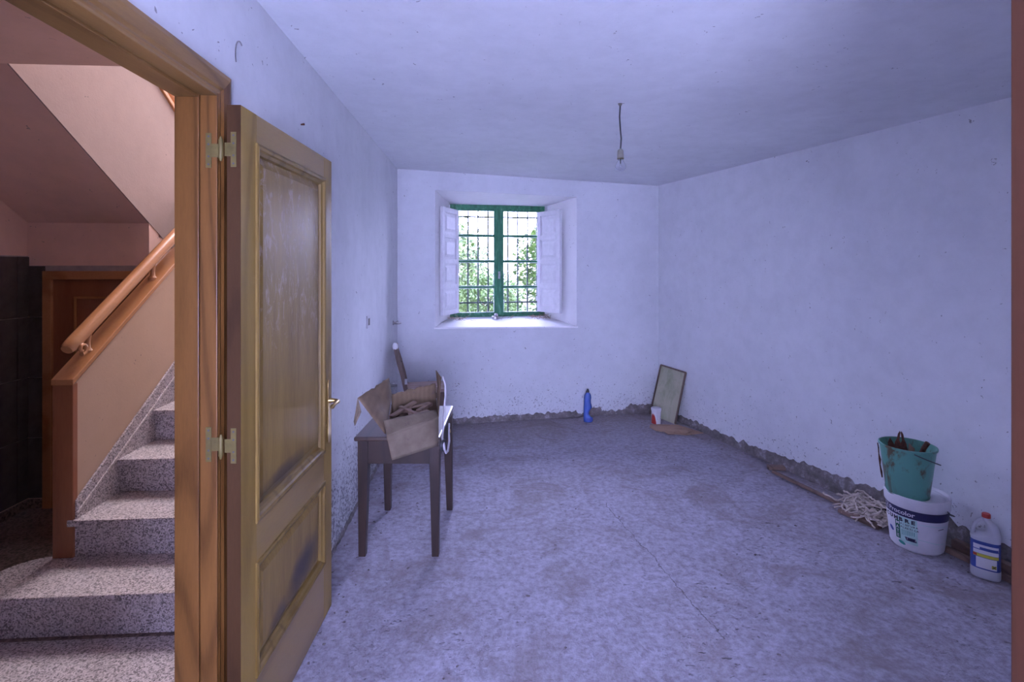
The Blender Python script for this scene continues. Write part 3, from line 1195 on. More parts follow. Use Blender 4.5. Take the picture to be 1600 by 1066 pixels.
for v_ in (2.69, 3.20, 3.75, 4.3):
    m = MB(MH)
    m.lathe([(.001, -.005), (.024, -.005), (.024, .012), (.013, .024), (.012, .05), (.018, hz_(v_) - capz(v_) - .02), (.001, hz_(v_) - capz(v_) - .018)], 14, (uc, v_, capz(v_)))
    m.build('bracket', M['rail'], hr, smooth=True)

# solid parapet of the upper flight with its wooden cap
pz = lambda v_: 2.75 - .64 * (v_ - 3.605)
pa = MB(MH)
pa.prism([(UI - .08, 2.486, 2.48), (UI - .08, 4.65, zs_), (UI - .08, 5.0, zs_), (UI - .08, 5.0, pz(5.0)), (UI - .08, 2.486, pz(2.486))], (.084, 0, 0))
par = tag(pa.build('wall_upper_stair', M['hall_bright']), kind='structure')
m = MB(MH)
m.bar((UI - .036, 2.5, pz(2.5) + .014), (UI - .036, 5.02, pz(5.02) + .014), .112, .03)
m.build('cap', M['rail'], par, bevel=.004)
m = MB(MH)
m.tube([(UI - .036, 2.5, pz(2.5) + .13), (UI - .036, 5.0, pz(5.0) + .13)], .033, 14)
tag(m.build('handrail', M['rail'], smooth=True), 'orange wooden handrail high above the sloping parapet of the upper stair flight', 'handrail')
for v_ in (2.7, 3.3, 3.9, 4.5):
    m = MB(MH)
    m.tube([(UI - .036, v_, pz(v_) + .02), (UI - .036, v_, pz(v_) + .115)], .014, 10)
    m.build('bracket', M['rail'], par, smooth=True)

# ------------------------------------------------------------------ table
tb = empty('table', (-.60, 3.0, 0), 'small dark brown wooden table with tapered legs beside the left wall', 'table')
TX0, TX1, TY0, TY1, TZT = -.835, -.378, 2.695, 3.325, .652
m = MB()
m.box((TX0, TY0, TZT - .024), (TX1, TY1, TZT))
m.build('table_top', M['darkwood_y'], tb, bevel=.010, seg=3)
for (x0_, x1_, y0_, y1_) in ((-.805, -.41, 2.728, 2.746), (-.805, -.41, 3.270, 3.288), (-.812, -.794, 2.75, 3.27), (-.415, -.397, 2.75, 3.27)):
    MB().box((x0_ if x0_ < -.7 and x1_ > -.5 else x0_, y0_, .50), (x1_, y1_, TZT - .024)).build('apron', M['darkwood'], tb, bevel=.002)
for (sx, sy, fx, fy) in ((-.793, 2.745, -.802, 2.752), (-.412, 2.745, -.410, 2.752), (-.793, 3.272, -.793, 3.277), (-.408, 3.272, -.398, 3.277)):
    m = MB()
    a, b = .027, .0185
    q = lambda cx, cy, r, z: [(cx - r, cy - r, z), (cx + r, cy - r, z), (cx + r, cy + r, z), (cx - r, cy + r, z)]
    n = len(m.v)
    ring = [q(fx, fy, b, .001), q(sx, sy, a, .50), q(sx, sy, a, TZT - .024)]
    vs = [p for r_ in ring for p in r_]
    fs = [(3, 2, 1, 0), (8, 9, 10, 11)]
    for i in range(2):
        for k in range(4):
            fs.append((i * 4 + k, i * 4 + (k + 1) % 4, (i + 1) * 4 + (k + 1) % 4, (i + 1) * 4 + k))
    m.add(vs, fs)
    m.build('leg', M['darkwood'], tb, bevel=.002)
m = MB()
m.tube([(-.395, 3.20, .545), (-.388, 3.20, .535), (-.386, 3.20, .520), (-.390, 3.20, .512)], .003, 6)
tag(m.build('hook', M['brass'], tb, smooth=True), 'small brass hook')

# ------------------------------------------------------------------ cardboard box with scraps
bx = empty('cardboard_box', (-.53, 2.75, .655), 'open brown cardboard box with torn flaps on the dark table', 'box')


def sheet(pts, mat, name='side', th=.004, n=8, ragged=0.0, seed=0, label=None, buckle=.004):
    """bilinear crumpled sheet a-b-c-d (a,b low edge; d,c upper edge)"""
    a, b, c, d_ = [Vector(p) for p in pts]
    nn_ = (b - a).cross(d_ - a).normalized()
    m = MB()
    vs, fs = [], []
    for j in range(n + 1):
        for i in range(n + 1):
            u, w = i / n, j / n
            p = (a * (1 - u) + b * u) * (1 - w) + (d_ * (1 - u) + c * u) * w
            e = min(u, 1 - u, w, 1 - w) * 4
            p = p + nn_ * buckle * min(1, e) * noise.noise(Vector((u * 3 + seed, w * 3, seed * 2.0))) * 2
            if j == n and ragged:
                p = p + (d_ - a).normalized() * ragged * noise.noise(Vector((u * 9 + seed * 5, 1, 0)))
            vs.append(p)
    for j in range(n):
        for i in range(n):
            k = j * (n + 1) + i
            fs.append((k, k + 1, k + n + 2, k + n + 1))
    m.add(vs, fs)
    o = m.build(name, mat, bx, smooth=True, solid=th)
    if label:
        tag(o, label)
    return o


bFL, bFR = (-.573, 2.450, .624), (-.375, 2.600, .642)
cFL, cFR = (-.591, 2.420, .749), (-.374, 2.597, .786)
mL0, mR0 = (-.592, 2.60, .657), (-.390, 2.68, .660)
bBL, bBR = (-.655, 2.80, .657), (-.425, 2.93, .657)
tBL, tBR = (-.655, 2.785, .858), (-.440, 2.94, .882)
sheet([bFL, bFR, cFR, cFL], M['card'], 'front_side', seed=1, buckle=.003)
sheet([cFL, cFR, (-.396, 2.660, .806), (-.622, 2.480, .806)], M['card'], 'front_flap', seed=2, n=10, ragged=.006, label='front flap folded in over the box')
sheet([bBL, bBR, tBR, tBL], M['card_in'], 'back_side', seed=3, n=14, ragged=.016, label='back side with torn top edge')
sheet([bFL, bBL, (-.655, 2.785, .80), cFL], M['card_in'], 'left_side', seed=4)
sheet([bFR, bBR, (-.430, 2.935, .86), cFR], M['card_in'], 'right_side', seed=5)
sheet([bFL, bFR, mR0, mL0], M['card'], 'base', seed=6, n=4, buckle=.001)
sheet([mL0, mR0, bBR, bBL], M['card'], 'base', seed=7, n=4, buckle=.001)
sheet([(-.600, 2.425, .757), (-.655, 2.785, .852), (-.660, 2.74, .955), (-.735, 2.44, .925)], M['card_in'], 'left_flap', seed=8, n=12, ragged=.008, buckle=.008, label='left flap standing open against the wall')
sheet([(-.735, 2.44, .925), (-.715, 2.43, .86), (-.74, 2.41, .80), (-.748, 2.425, .815)], M['card'], 'left_flap_corner', seed=9, n=5, label='bent down flap corner')
sheet([(-.374, 2.600, .786), (-.425, 2.930, .86), (-.438, 2.95, .955), (-.398, 2.88, .93)], M['card_in'], 'right_flap', seed=10, n=10, ragged=.01, label='narrow right flap standing up')
# wood scraps lying in the box
scr = [((-.60, 2.58, .765), (-.44, 2.70, .790), .030, .012), ((-.600, 2.74, .800), (-.455, 2.64, .772), .022, .016), ((-.625, 2.64, .775), (-.53, 2.80, .812), .028, .014),
       ((-.55, 2.52, .730), (-.42, 2.62, .745), .026, .014), ((-.61, 2.76, .782), (-.45, 2.82, .800), .030, .010), ((-.51, 2.56, .755), (-.55, 2.76, .792), .018, .018),
       ((-.50, 2.72, .780), (-.45, 2.84, .790), .024, .020)]
labs = ['flat wood offcut lying lowest in the cardboard box', 'reddish wood offcut across the middle of the cardboard box', 'wood offcut at the left inside the cardboard box',
        'short wood offcut just behind the front flap', 'thin wood slat against the back of the cardboard box', 'square stick pointing away inside the cardboard box', 'stubby wood block in the right back corner of the box']
pile = MB()
random.seed(9)
for k in range(26):
    cx, cy = random.uniform(-.56, -.48), random.uniform(2.60, 2.80)
    an = random.uniform(0, PI)
    z_ = .668 + .004 * k
    dx, dy = .045 * math.cos(an), .06 * math.sin(an)
    pile.bar((cx - dx, cy - dy, z_), (cx + dx, cy + dy, z_ + random.uniform(-.01, .01)), .024, .012)
tag(pile.build('wood_chips', M['scrap']), 'broken wood chips filling the bottom of the cardboard box', 'wood chips', kind='stuff')
for (p, q, w, h), lb in zip(scr, labs):
    m = MB()
    m.bar(p, q, w, h)
    o = m.build('wood_offcut', M['scrap'], bevel=.002)
    tag(o, lb, 'wood offcut', 'wood scraps in the cardboard box')

# rubber hose and strap hanging at the right of the box
m = MB()
m.tube([(-.388, 2.86, .938), (-.372, 2.85, .90), (-.366, 2.82, .84), (-.372, 2.78, .76), (-.368, 2.74, .70), (-.366, 2.70, .668), (-.362, 2.66, .66)], .0055, 8)
m.tube([(-.362, 2.66, .66), (-.352, 2.63, .645), (-.345, 2.62, .615), (-.340, 2.64, .590), (-.336, 2.68, .585), (-.338, 2.76, .61), (-.350, 2.84, .645), (-.356, 2.90, .661)], .0055, 8)
tag(m.build('hose', M['strap'], smooth=True), 'thin white rubber hose looping over the table edge beside the box', 'hose')
m = MB()
loop = [(-.352 + .020 * math.cos(a_) * .4, 2.63 + .016 * math.cos(a_), .632 + .024 * math.sin(a_)) for a_ in [i * 2 * PI / 14 for i in range(15)]]
m.tube(loop, .007, 8)
tag(m.build('rubber_ring', M['black'], smooth=True), 'black rubber ring hanging on the white hose', 'ring')

# ------------------------------------------------------------------ chair behind the table
ch = empty('chair', (-.75, 4.65, 0), 'old wooden chair with pale seat in the corner behind the table', 'chair')
ax = Vector((.98, .20, 0))
ay = Vector((-.20, .98, 0))
P0 = Vector((-.925, 4.47, 0))


def cw(a, b, z):
    return P0 + ax * a + ay * b + Vector((0, 0, z))


CWD, CDP, SZ = .33, .345, .478
m = MB()
m.hexa([cw(-.005, -.01, SZ - .03), cw(CDP, -.01, SZ - .03), cw(CDP, CWD, SZ - .03), cw(-.005, CWD, SZ - .03)],
       [cw(-.005, -.01, SZ), cw(CDP, -.01, SZ), cw(CDP, CWD, SZ), cw(-.005, CWD, SZ)])
m.build('seat', M['seatwood'], ch, bevel=.006)
for b in (.012, CWD - .03):
    m = MB()
    m.bar(cw(CDP - .02, b, 0.002), cw(CDP - .02, b, SZ - .03), .026, .026, (0, 1, 0), w2=.036, h2=.036)
    m.build('front_leg', M['chairwood'], ch, bevel=.002)
    m = MB()
    zz = [0.002, .25, .47, .60, .72, .80, .85]
    aa = [-.02, .0, .0, -.028, -.062, -.083, -.090]
    vs, fs = [], []
    for z_, a_ in zip(zz, aa):
        w_ = .019 if z_ < .8 else .015
        for (i, j) in ((-1, -1), (1, -1), (1, 1), (-1, 1)):
            vs.append(cw(a_ + i * w_, b + j * .013, z_))
    for i in range(len(zz) - 1):
        for k in range(4):
            fs.append((i * 4 + k, i * 4 + (k + 1) % 4, (i + 1) * 4 + (k + 1) % 4, (i + 1) * 4 + k))
    fs += [(3, 2, 1, 0), tuple(range(len(vs) - 4, len(vs)))]
    m.add(vs, fs)
    m.build('back_post', M['chairwood'], ch, bevel=.003)
for z_, a_ in ((.80, -.083), (.66, -.045)):
    m = MB()
    m.bar(cw(a_, .025, z_), cw(a_, CWD - .043, z_), .018, .06)
    m.build('back_rail', M['chairwood'], ch, bevel=.003)
for b in (.012, CWD - .03):
    MB().bar(cw(.02, b, .42), cw(CDP - .04, b, .42), .018, .05).build('seat_rail', M['chairwood'], ch)
    MB().bar(cw(.02, b, .20), cw(CDP - .04, b, .20), .018, .022).build('stretcher', M['chairwood'], ch)
m = MB()
m.lathe([(.001, 0), (.020, .002), (.026, .02), (.022, .045), (.012, .058), (.001, .060)], 12, tuple(cw(-.092, .012, .835)), sx=1, sy=.7)
tag(m.build('post_cap', M['white'], ch, smooth=True), 'white painted top of the chair post')
m = MB()
m.box((-.012, -.006, 0), (.012, .0, .05), T=Matrix.Translation(cw(.0, -.004, .53)) @ Matrix.Rotation(.2, 4, 'Z'))
tag(m.build('paint_patch', M['white'], ch, bevel=.003), 'white chipped paint patch')

# ------------------------------------------------------------------ fittings of the left wall
sw = empty('light_switch', MH @ Vector((UF, 3.71, 1.165)), 'white light switch plate on the left wall past the door', 'switch')
MB(MH).box((UF, 3.665, 1.118), (UF + .009, 3.750, 1.206)).build('plate', M['wplastic'], sw, bevel=.003)
MB(MH).box((UF + .009, 3.690, 1.138), (UF + .013, 3.726, 1.186)).build('rocker', M['bakelite'], sw, bevel=.001)
for (v_, z_, lb, ln) in ((4.78, 1.04, 'upper tarnished tap stub poking from the left wall corner', .075), (4.64, .495, 'lower tarnished pipe stub poking from the left wall above the box', .06)):
    tp = empty('tap', MH @ Vector((UF, v_, z_)), lb, 'tap')
    m = MB(MH)
    m.tube([(UF, v_, z_), (UF + .004, v_, z_)], .022, 14)
    m.build('rosette', M['chrome'], tp, smooth=True)
    m = MB(MH)
    m.tube([(UF, v_, z_), (UF + ln * .55, v_, z_), (UF + ln, v_, z_)], [.010, .011, .008], 10)
    m.build('pipe', M['chrome'], tp, smooth=True)
    m = MB(MH)
    m.tube([(UF + ln * .5, v_ - .03, z_ + .012), (UF + ln * .5, v_ + .03, z_ + .012)], .007, 8)
    m.tube([(UF + ln * .5, v_, z_), (UF + ln * .5, v_, z_ + .014)], .006, 8)
    m.build('handle', M['chrome'], tp, smooth=True)
# bent wire fixed high on the wall and a nail hole
m = MB(MH)
pts = [(UF + .003, 1.755 + .030 * math.cos(a_), 2.243 + .052 * math.sin(a_)) for a_ in [R(60) + i * R(150) / 12 for i in range(13)]]
m.tube(pts, .0022, 6)
tag(m.build('bent_wire', M['chrome'], smooth=True), 'curved grey wire stuck high on the wall above the door', 'wire')
m = MB(MH)
m.tube([(UF, 2.345, 2.185), (UF + .016, 2.345, 2.187)], [.003, .005], 6)
tag(m.build('nail', M['rust'], smooth=True), 'rusty nail in the left wall above the door edge', 'nail')

# ------------------------------------------------------------------ hanging bulb
bl = empty('hanging_bulb', (.604, 2.86, ceil_z(.604, 0)), 'bare clear light bulb hanging on a dark cable from the ceiling', 'lamp')
cz = ceil_z(.604, 0)
m = MB()
m.tube([(.604, 2.86, cz + .003), (.604, 2.86, cz - .02), (.601, 2.86, cz - .08), (.605, 2.86, cz - .15), (.610, 2.86, cz - .20), (.606, 2.86, cz - .262)], .0042, 8)
m.build('cable', M['cable'], bl, smooth=True)
m = MB()
m.lathe([(.001, -.018), (.007, -.016), (.012, -.004), (.024, .004), (.001, .004)], 12, (.604, 2.86, cz - .002))
m.tube([(.604, 2.86, cz - .006), (.632, 2.85, cz - .0035)], .003, 6)
m.build('ceiling_rose', M['bakelite'], bl, smooth=True)
bz = cz - .262
m = MB()
m.lathe([(.001, .002), (.010, .001), (.016, -.008), (.0175, -.030), (.0175, -.046), (.0185, -.048), (.0185, -.053), (.001, -.053)], 20, (.606, 2.86, bz))
m.build('socket', M['bakelite'], bl, smooth=True)
m = MB()
m.lathe([(.0185, -.0), (.0185, -.006), (.014, -.007)], 20, (.606, 2.86, bz - .048))
m.build('socket_ring', M['dullbrass'], bl, smooth=True)
m = MB()
prof = [(.013, -.050), (.0145, -.060), (.020, -.070), (.0265, -.082), (.0295, -.094), (.0285, -.106), (.0225, -.117), (.012, -.1235), (.0004, -.125)]
m.lathe(prof, 28, (.606, 2.86, bz))
m.build('glass_bulb', M['bulbglass'], bl, smooth=True, ang=180, solid=.0008)
m = MB()
m.tube([(.606, 2.86, bz - .05), (.606, 2.86, bz - .080)], [.004, .0025], 8)
m.tube([(.600, 2.86, bz - .093), (.603, 2.863, bz - .090), (.606, 2.86, bz - .094), (.609, 2.857, bz - .090), (.612, 2.86, bz - .093)], .0006, 5)
m.tube([(.605, 2.86, bz - .078), (.600, 2.86, bz - .093)], .0005, 5)
m.tube([(.607, 2.86, bz - .078), (.612, 2.86, bz - .093)], .0005, 5)
m.build('filament', M['iron'], bl, smooth=True)

# ------------------------------------------------------------------ text helper
def text_geo(s, size=1.0, bold=0.0):
    cu = bpy.data.curves.new('t', 'FONT')
    cu.body = s
    cu.size = size
    cu.offset = bold
    cu.align_x = 'LEFT'
    cu.resolution_u = 3
    ob = bpy.data.objects.new('t', cu)
    C.objects.link(ob)
    dg = bpy.context.evaluated_depsgraph_get()
    me = ob.evaluated_get(dg).to_mesh()
    vs = [tuple(v.co) for v in me.vertices]
    fs = [tuple(p.vertices) for p in me.polygons]
    ob.evaluated_get(dg).to_mesh_clear()
    bpy.data.objects.remove(ob)
    bpy.data.curves.remove(cu)
    return vs, fs


# ------------------------------------------------------------------ paint bucket
PBX, PBY = 2.256, 2.855
pb = empty('paint_bucket', (PBX, PBY, 0), 'white plastic paint bucket with navy band, lettering and lid by the right wall', 'bucket')
phc = math.atan2(-PBY, -PBX)
rr = lambda z: .121 + (.1425 - .121) * z / .24


def cyl(th, z, off=.0012):
    r = rr(z) + off
    return (PBX + r * math.cos(phc + th), PBY + r * math.sin(phc + th), z)


m = MB()
m.lathe([(.001, .002), (.112, .002), (.119, .010), (.1215, .018), (rr(.236), .236), (.1400, .240)], 64, (PBX, PBY, 0))
m.build('body', M['wplastic'], pb, smooth=True)
m = MB()
m.lathe([(.1445, .236), (.1475, .240), (.1490, .262), (.1500, .290), (.1490, .297), (.1455, .299), (.1420, .296), (.139, .288), (.136, .286), (.128, .2845), (.126, .288), (.120, .288), (.118, .285), (.001, .285)], 64, (PBX, PBY, 0))
tag(m.build('lid', M['wplastic'], pb, smooth=True), 'white lid with deep rim')


def patch(t0, t1, za, zb, mat, name, n=None, off=.0008, slant=0, parent=None):
    n = n or max(4, int(abs(t1 - t0) / .06))
    m = MB()
    vs, fs = [], []
    for i in range(n + 1):
        th = t0 + (t1 - t0) * i / n
        vs += [cyl(th, za, off), cyl(th + slant, zb, off)]
    for i in range(n):
        fs.append((2 * i, 2 * i + 2, 2 * i + 3, 2 * i + 1))
    m.add(vs, fs)
    return m.build(name, mat, parent or pb, smooth=True)


def wrap_text(s, th0, z0_, size, mat, name, width=None, gap=0, vertical=False, bold=0.0, off=.0016, parent=None, sx=1.0):
    m = MB()
    r = rr(z0_)
    if vertical or gap:
        for i, chx in enumerate(s):
            vs, fs = text_geo(chx, size, bold)
            if not vs:
                continue
            w = max(v[0] for v in vs)
            if vertical:
                m.add([cyl(th0 + (v[0] - w / 2) * sx / r, z0_ - i * gap + v[1], off) for v in vs], fs)
            else:
                m.add([cyl(th0 + (i * gap + v[0] * sx) / r, z0_ + v[1], off) for v in vs], fs)
    else:
        vs, fs = text_geo(s, size, bold)
        w = max(v[0] for v in vs)
        k = width / w if width else sx
        m.add([cyl(th0 + v[0] * k / r, z0_ + v[1], off) for v in vs], fs)
    return m.build(name, mat, parent or pb)


patch(-PI * .60, PI * .56, .188, .234, M['navy'], 'navy_band')
wrap_text('Procolor', R(-58), .1995, .034, M['wplastic'], 'lettering', width=.134, bold=.0006)
# framed tick mark before the name
m = MB()
def seg(a, b, w=.0022, off=.0017):
    (t0, z0__), (t1, z1__) = a, b
    A_, B_ = Vector(cyl(t0, z0__, off)), Vector(cyl(t1, z1__, off))
    nrm_ = Vector((math.cos(phc + t0), math.sin(phc + t0), 0))
    s_ = (B_ - A_).normalized().cross(nrm_) * w / 2
    m.add([A_ - s_, B_ - s_, B_ + s_, A_ + s_], [(0, 1, 2, 3)])
q = [(R(-73), .200), (R(-62), .200), (R(-62), .226), (R(-73), .226)]
for i in range(4):
    seg(q[i], q[(i + 1) % 4])
seg((R(-71), .214), (R(-68.5), .206), .003)
seg((R(-68.5), .206), (R(-61), .228), .003)
m.build('logo', M['wplastic'], pb)
patch(R(-34), R(3), .045, .186, M['mint'], 'mint_print', off=.0005, slant=R(-2))
wrap_text('CUMBRE', R(-70), .160, .027, M['ink'], 'lettering', gap=.0285, bold=.0016, sx=1.15)
patch(R(-43.5), R(-32.5), .058, .158, M['dgreen'], 'green_bar', off=.0010)
wrap_text('MATE', R(-38), .136, .024, M['wplastic'], 'lettering', gap=.0235, vertical=True, bold=.0003)
wrap_text('PINTURA', R(-31), .141, .0135, M['ink'], 'lettering', gap=.0115, bold=.0003)
wrap_text('PLASTICA', R(-31), .124, .0135, M['ink'], 'lettering', gap=.0102, bold=.0003)
m = MB()
for i in range(7):
    t_ = R(-29 + i * 4.0)
    m.add([cyl(t_, .085 + .004 * i * .4, .0012), cyl(t_ + R(1.2), .085 + .004 * i * .4, .0012), cyl(t_ + R(1.2), .116, .0012), cyl(t_, .116, .0012)], [(0, 1, 2, 3)])
m.build('fine_print', M['teal'], pb)
patch(R(-20), R(1), .062, .080, M['navy'], 'navy_label', off=.0014, slant=R(-3))
m = MB()
for zz in (.068, .074):
    m.add([cyl(R(-19), zz, .002), cyl(R(-1), zz, .002), cyl(R(-1), zz + .0025, .002), cyl(R(-19), zz + .0025, .002)], [(0, 1, 2, 3)])
m.build('fine_print', M['wplastic'], pb)
m = MB()
vs = [cyl(R(-56) + R(6.5) * math.cos(a_), .096 + .012 * math.sin(a_) - .006 * math.cos(a_), .0012) for a_ in [i * 2 * PI / 20 for i in range(20)]]
m.add(vs, [tuple(range(20))])
m.build('blue_oval', M['blueprint'], pb)
m = MB()
vs = [cyl(R(-30) + R(8) * math.cos(a_), .040 + .009 * math.sin(a_) - .004 * math.cos(a_), .0014) for a_ in [i * 2 * PI / 20 for i in range(20)]]
m.add(vs, [tuple(range(20))])
m.build('teal_oval', M['teal'], pb)
for fn in (lambda a_: .076 + .006 * math.sin(a_ * 4 + 1) - .004 * a_, lambda a_: .164 + .003 * math.sin(a_ * 5)):
    m = MB()
    for k in range(24):
        a0, a1 = R(3 + k * 2.6), R(3 + (k + 1) * 2.6)
        m.add([cyl(a0, fn(a0), .0010), cyl(a1, fn(a1), .0010), cyl(a1, fn(a1) + .0025, .0010), cyl(a0, fn(a0) + .0025, .0010)], [(0, 1, 2, 3)])
    m.build('swirl', M['mint'], pb, weld=True)
m = MB()
m.add([cyl(R(42), .146, .0012), cyl(R(56), .150, .0012), cyl(R(56), .154, .0012), cyl(R(42), .149, .0012)], [(0, 1, 2, 3)])
m.build('fine_print', M['ink'], pb)
# wire handle dropped at the far right of the rim
m = MB()
hs = []
for i in range(26):
    a_ = R(64) + R(150) * i / 25
    r_ = .157 + .004 * math.sin(i * .3)
    zz = .232 - .050 * math.sin(PI * min(1, i / 25)) + .0
    hs.append((PBX + r_ * math.cos(phc + a_), PBY + r_ * math.sin(phc + a_), zz))
hs = [(PBX + .149 * math.cos(phc + R(60)), PBY + .149 * math.sin(phc + R(60)), .250)] + hs
m.tube(hs, .0026, 6)
tag(m.build('handle', M['iron'], pb, smooth=True), 'dark wire handle')

# ------------------------------------------------------------------ green bucket standing on it
GX, GY, GZ = 2.205, 2.855, .2865
gb = empty('green_bucket', (GX, GY, GZ), 'stained green plastic bucket full of tools standing on the white paint bucket', 'bucket')
m = MB()
m.lathe([(.001, .006), (.098, .006), (.1275, .262), (.1335, .264), (.1350, .270), (.1335, .275), (.1275, .275), (.1245, .262), (.0955, .012), (.001, .012)], 56, (GX, GY, GZ))
m.lathe([(.090, 0), (.098, 0), (.100, .008), (.090, .008)], 56, (GX, GY, GZ))
o = m.build('body', M['gbucket'], gb, smooth=True)
phg = math.atan2(-GY, -GX)
m = MB()
a0 = phg + R(0)
hp_ = []
for i in range(15):
    t_ = i / 14
    a_ = phg + R(12) + R(56) * t_
    r_ = .139 + .012 * t_
    hp_.append((GX + r_ * math.cos(a_), GY + r_ * math.sin(a_), GZ + .262 - .055 * t_))
m.tube(hp_, .0028, 6)
tag(m.build('handle', M['iron'], gb, smooth=True), 'bent wire handle')
m = MB()
a_ = phg - R(80)
pts = [(GX + r_ * math.cos(a_ + da), GY + r_ * math.sin(a_ + da), GZ + z_) for r_, z_, da in ((.137, .262, 0), (.133, .235, .02), (.131, .20, .0), (.127, .17, .05), (.126, .14, .02), (.120, .10, .06), (.116, .07, .04))]
m.tube(pts, [.0025, .003, .0025, .006, .003, .005, .003], 6)
tag(m.build('side_wire', M['rust'], gb, smooth=True), 'rusty wire hanging down the side')

# tools in the bucket
pv = Vector((math.cos(phg), math.sin(phg), 0))         # towards the viewer
pr_ = Vector((-math.sin(phg), math.cos(phg), 0))        # to the right
gc = Vector((GX, GY, GZ))


def gp(r, f, z):
    return gc + pr_ * r + pv * f + Vector((0, 0, z))


pl_ = empty('pliers', gp(-.02, .03, .012), 'rusty pincers standing jaws up in the green bucket', 'pliers')
for s in (-1, 1):
    m = MB()
    prof = [(.000, .20), (.026, .20), (.030, .255), (.026, .285), (.016, .310), (.012, .335), (.004, .352), (.000, .345), (.003, .322), (.006, .300), (.000, .285)]
    base = [gp(-.030 + s * x, .035, z) for x, z in prof]
    m.prism(base, pv * .012 + Vector((0, 0, 0)))
    m.build('jaw', M['rust'], pl_, bevel=.0015)
    m = MB()
    m.tube([gp(-.030 + s * .014, .040, .21), gp(-.030 + s * .020, .042, .12), gp(-.030 + s * .035, .040, .016)], [.009, .008, .007], 8)
    m.build('grip', M['rust'], pl_, smooth=True)
o = MB()
o.prism([gp(-.088, .0, .10), gp(-.060, .0, .08), gp(-.058, .0, .262), (gp(-.078, .0, .298)), gp(-.088, .0, .27)], pv * .008)
tag(o.build('wood_splinter', M['rust'], bevel=.001), 'pointed rusty blade at the left inside the green bucket', 'blade')
o = MB()
o.prism([gp(.000, .015, .06), gp(.030, .015, .06), gp(.032, .015, .262), gp(.018, .015, .275), gp(.006, .015, .290)], pv * .010)
tag(o.build('wood_wedge', M['scrap'], bevel=.001), 'brown wooden wedge right of the pincers in the green bucket', 'wedge')
o = MB()
o.tube([gp(.010, -.02, .016), gp(.050, .0, .20), gp(.072, .01, .272), gp(.088, .015, .305)], [.010, .011, .012, .012], 10)
tag(o.build('tool_handle', M['rust'], smooth=True), 'round dark handle leaning right out of the green bucket', 'handle')

# ------------------------------------------------------------------ bleach jug
BX, BY = 2.367, 2.56
bj = empty('bleach_jug', (BX, BY, 0), 'white plastic bleach jug with red cap and blue label by the right wall', 'bottle')
TJ = Matrix.Translation((BX, BY, 0)) @ Matrix.Rotation(math.atan2(BY, BX) - PI / 2, 4, 'Z')
# local: x right, -y towards viewer


def se(r, th, ex=3.0, sx=1, sy=1):
    c, s = math.cos(th), math.sin(th)
    d_ = (abs(c) ** ex + abs(s) ** ex) ** (-1 / ex)
    return r * d_ * c * sx, r * d_ * s * sy


m = MB(TJ)
prof = [(.050, .003), (.055, .006), (.0575, .014), (.0575, .045), (.0562, .050), (.0562, .190), (.0580, .196), (.0575, .205)]
n = 40
vs, fs = [], []
for r, z in prof:
    for k in range(n):
        x, y = se(r, 2 * PI * k / n, 3.0, 1, .80)
        vs.append((x, y, z))
for j in range(len(prof) - 1):
    for k in range(n):
        fs.append((j * n + k, j * n + (k + 1) % n, (j + 1) * n + (k + 1) % n, (j + 1) * n + k))
fs.append(tuple(range(n))[::-1])
# shoulder: asymmetrical, the right side full and the left side the hollow handle
secs = [(.205, -.0575, .0575, .046), (.222, -.002, .0575, .045), (.240, .003, .054, .042), (.258, .003, .048, .037), (.272, -.001, .038, .028), (.283, -.012, .026, .020), (.292, -.014, .020, .017), (.300, -.014, .020, .017)]
base = (len(prof) - 1) * n
prev = base
for (z, xa, xb, ry) in secs[1:]:
    st_ = len(vs)
    for k in range(n):
        c, s = math.cos(2 * PI * k / n), math.sin(2 * PI * k / n)
        vs.append(((xa + xb) / 2 + (xb - xa) / 2 * c, ry * s, z))
    for k in range(n):
        fs.append((prev + k, prev + (k + 1) % n, st_ + (k + 1) % n, st_ + k))
    prev = st_
fs.append(tuple(range(prev, prev + n)))
m.add(vs, fs)
m.build('body', M['bleach'], bj, smooth=True, ang=60)
m = MB(TJ)
m.tube([(-.044, 0, .196), (-.046, 0, .215), (-.044, 0, .238), (-.036, 0, .262), (-.022, 0, .280), (-.006, 0, .290)], [.011, .009, .008, .008, .009, .010], 12)
m.build('grip', M['bleach'], bj, smooth=True)
m = MB(TJ)
m.lathe([(.001, .318), (.015, .318), (.017, .315), (.0175, .298), (.001, .298)], 24, (.003, 0, 0))
tag(m.build('cap', M['red'], bj, smooth=True), 'red screw cap')


def jpatch(t0, t1, za, zb, mat, name, off=.0008, n=24):
    m = MB(TJ)
    vs, fs = [], []
    for i in range(n + 1):
        th = -PI / 2 + t0 + (t1 - t0) * i / n
        x, y = se(.0562 + off, th, 3.0, 1, .80)
        vs += [(x, y, za), (x, y, zb)]
    for i in range(n):
        fs.append((2 * i, 2 * i + 2, 2 * i + 3, 2 * i + 1))
    m.add(vs, fs)
    return m.build(name, mat, bj, smooth=True)


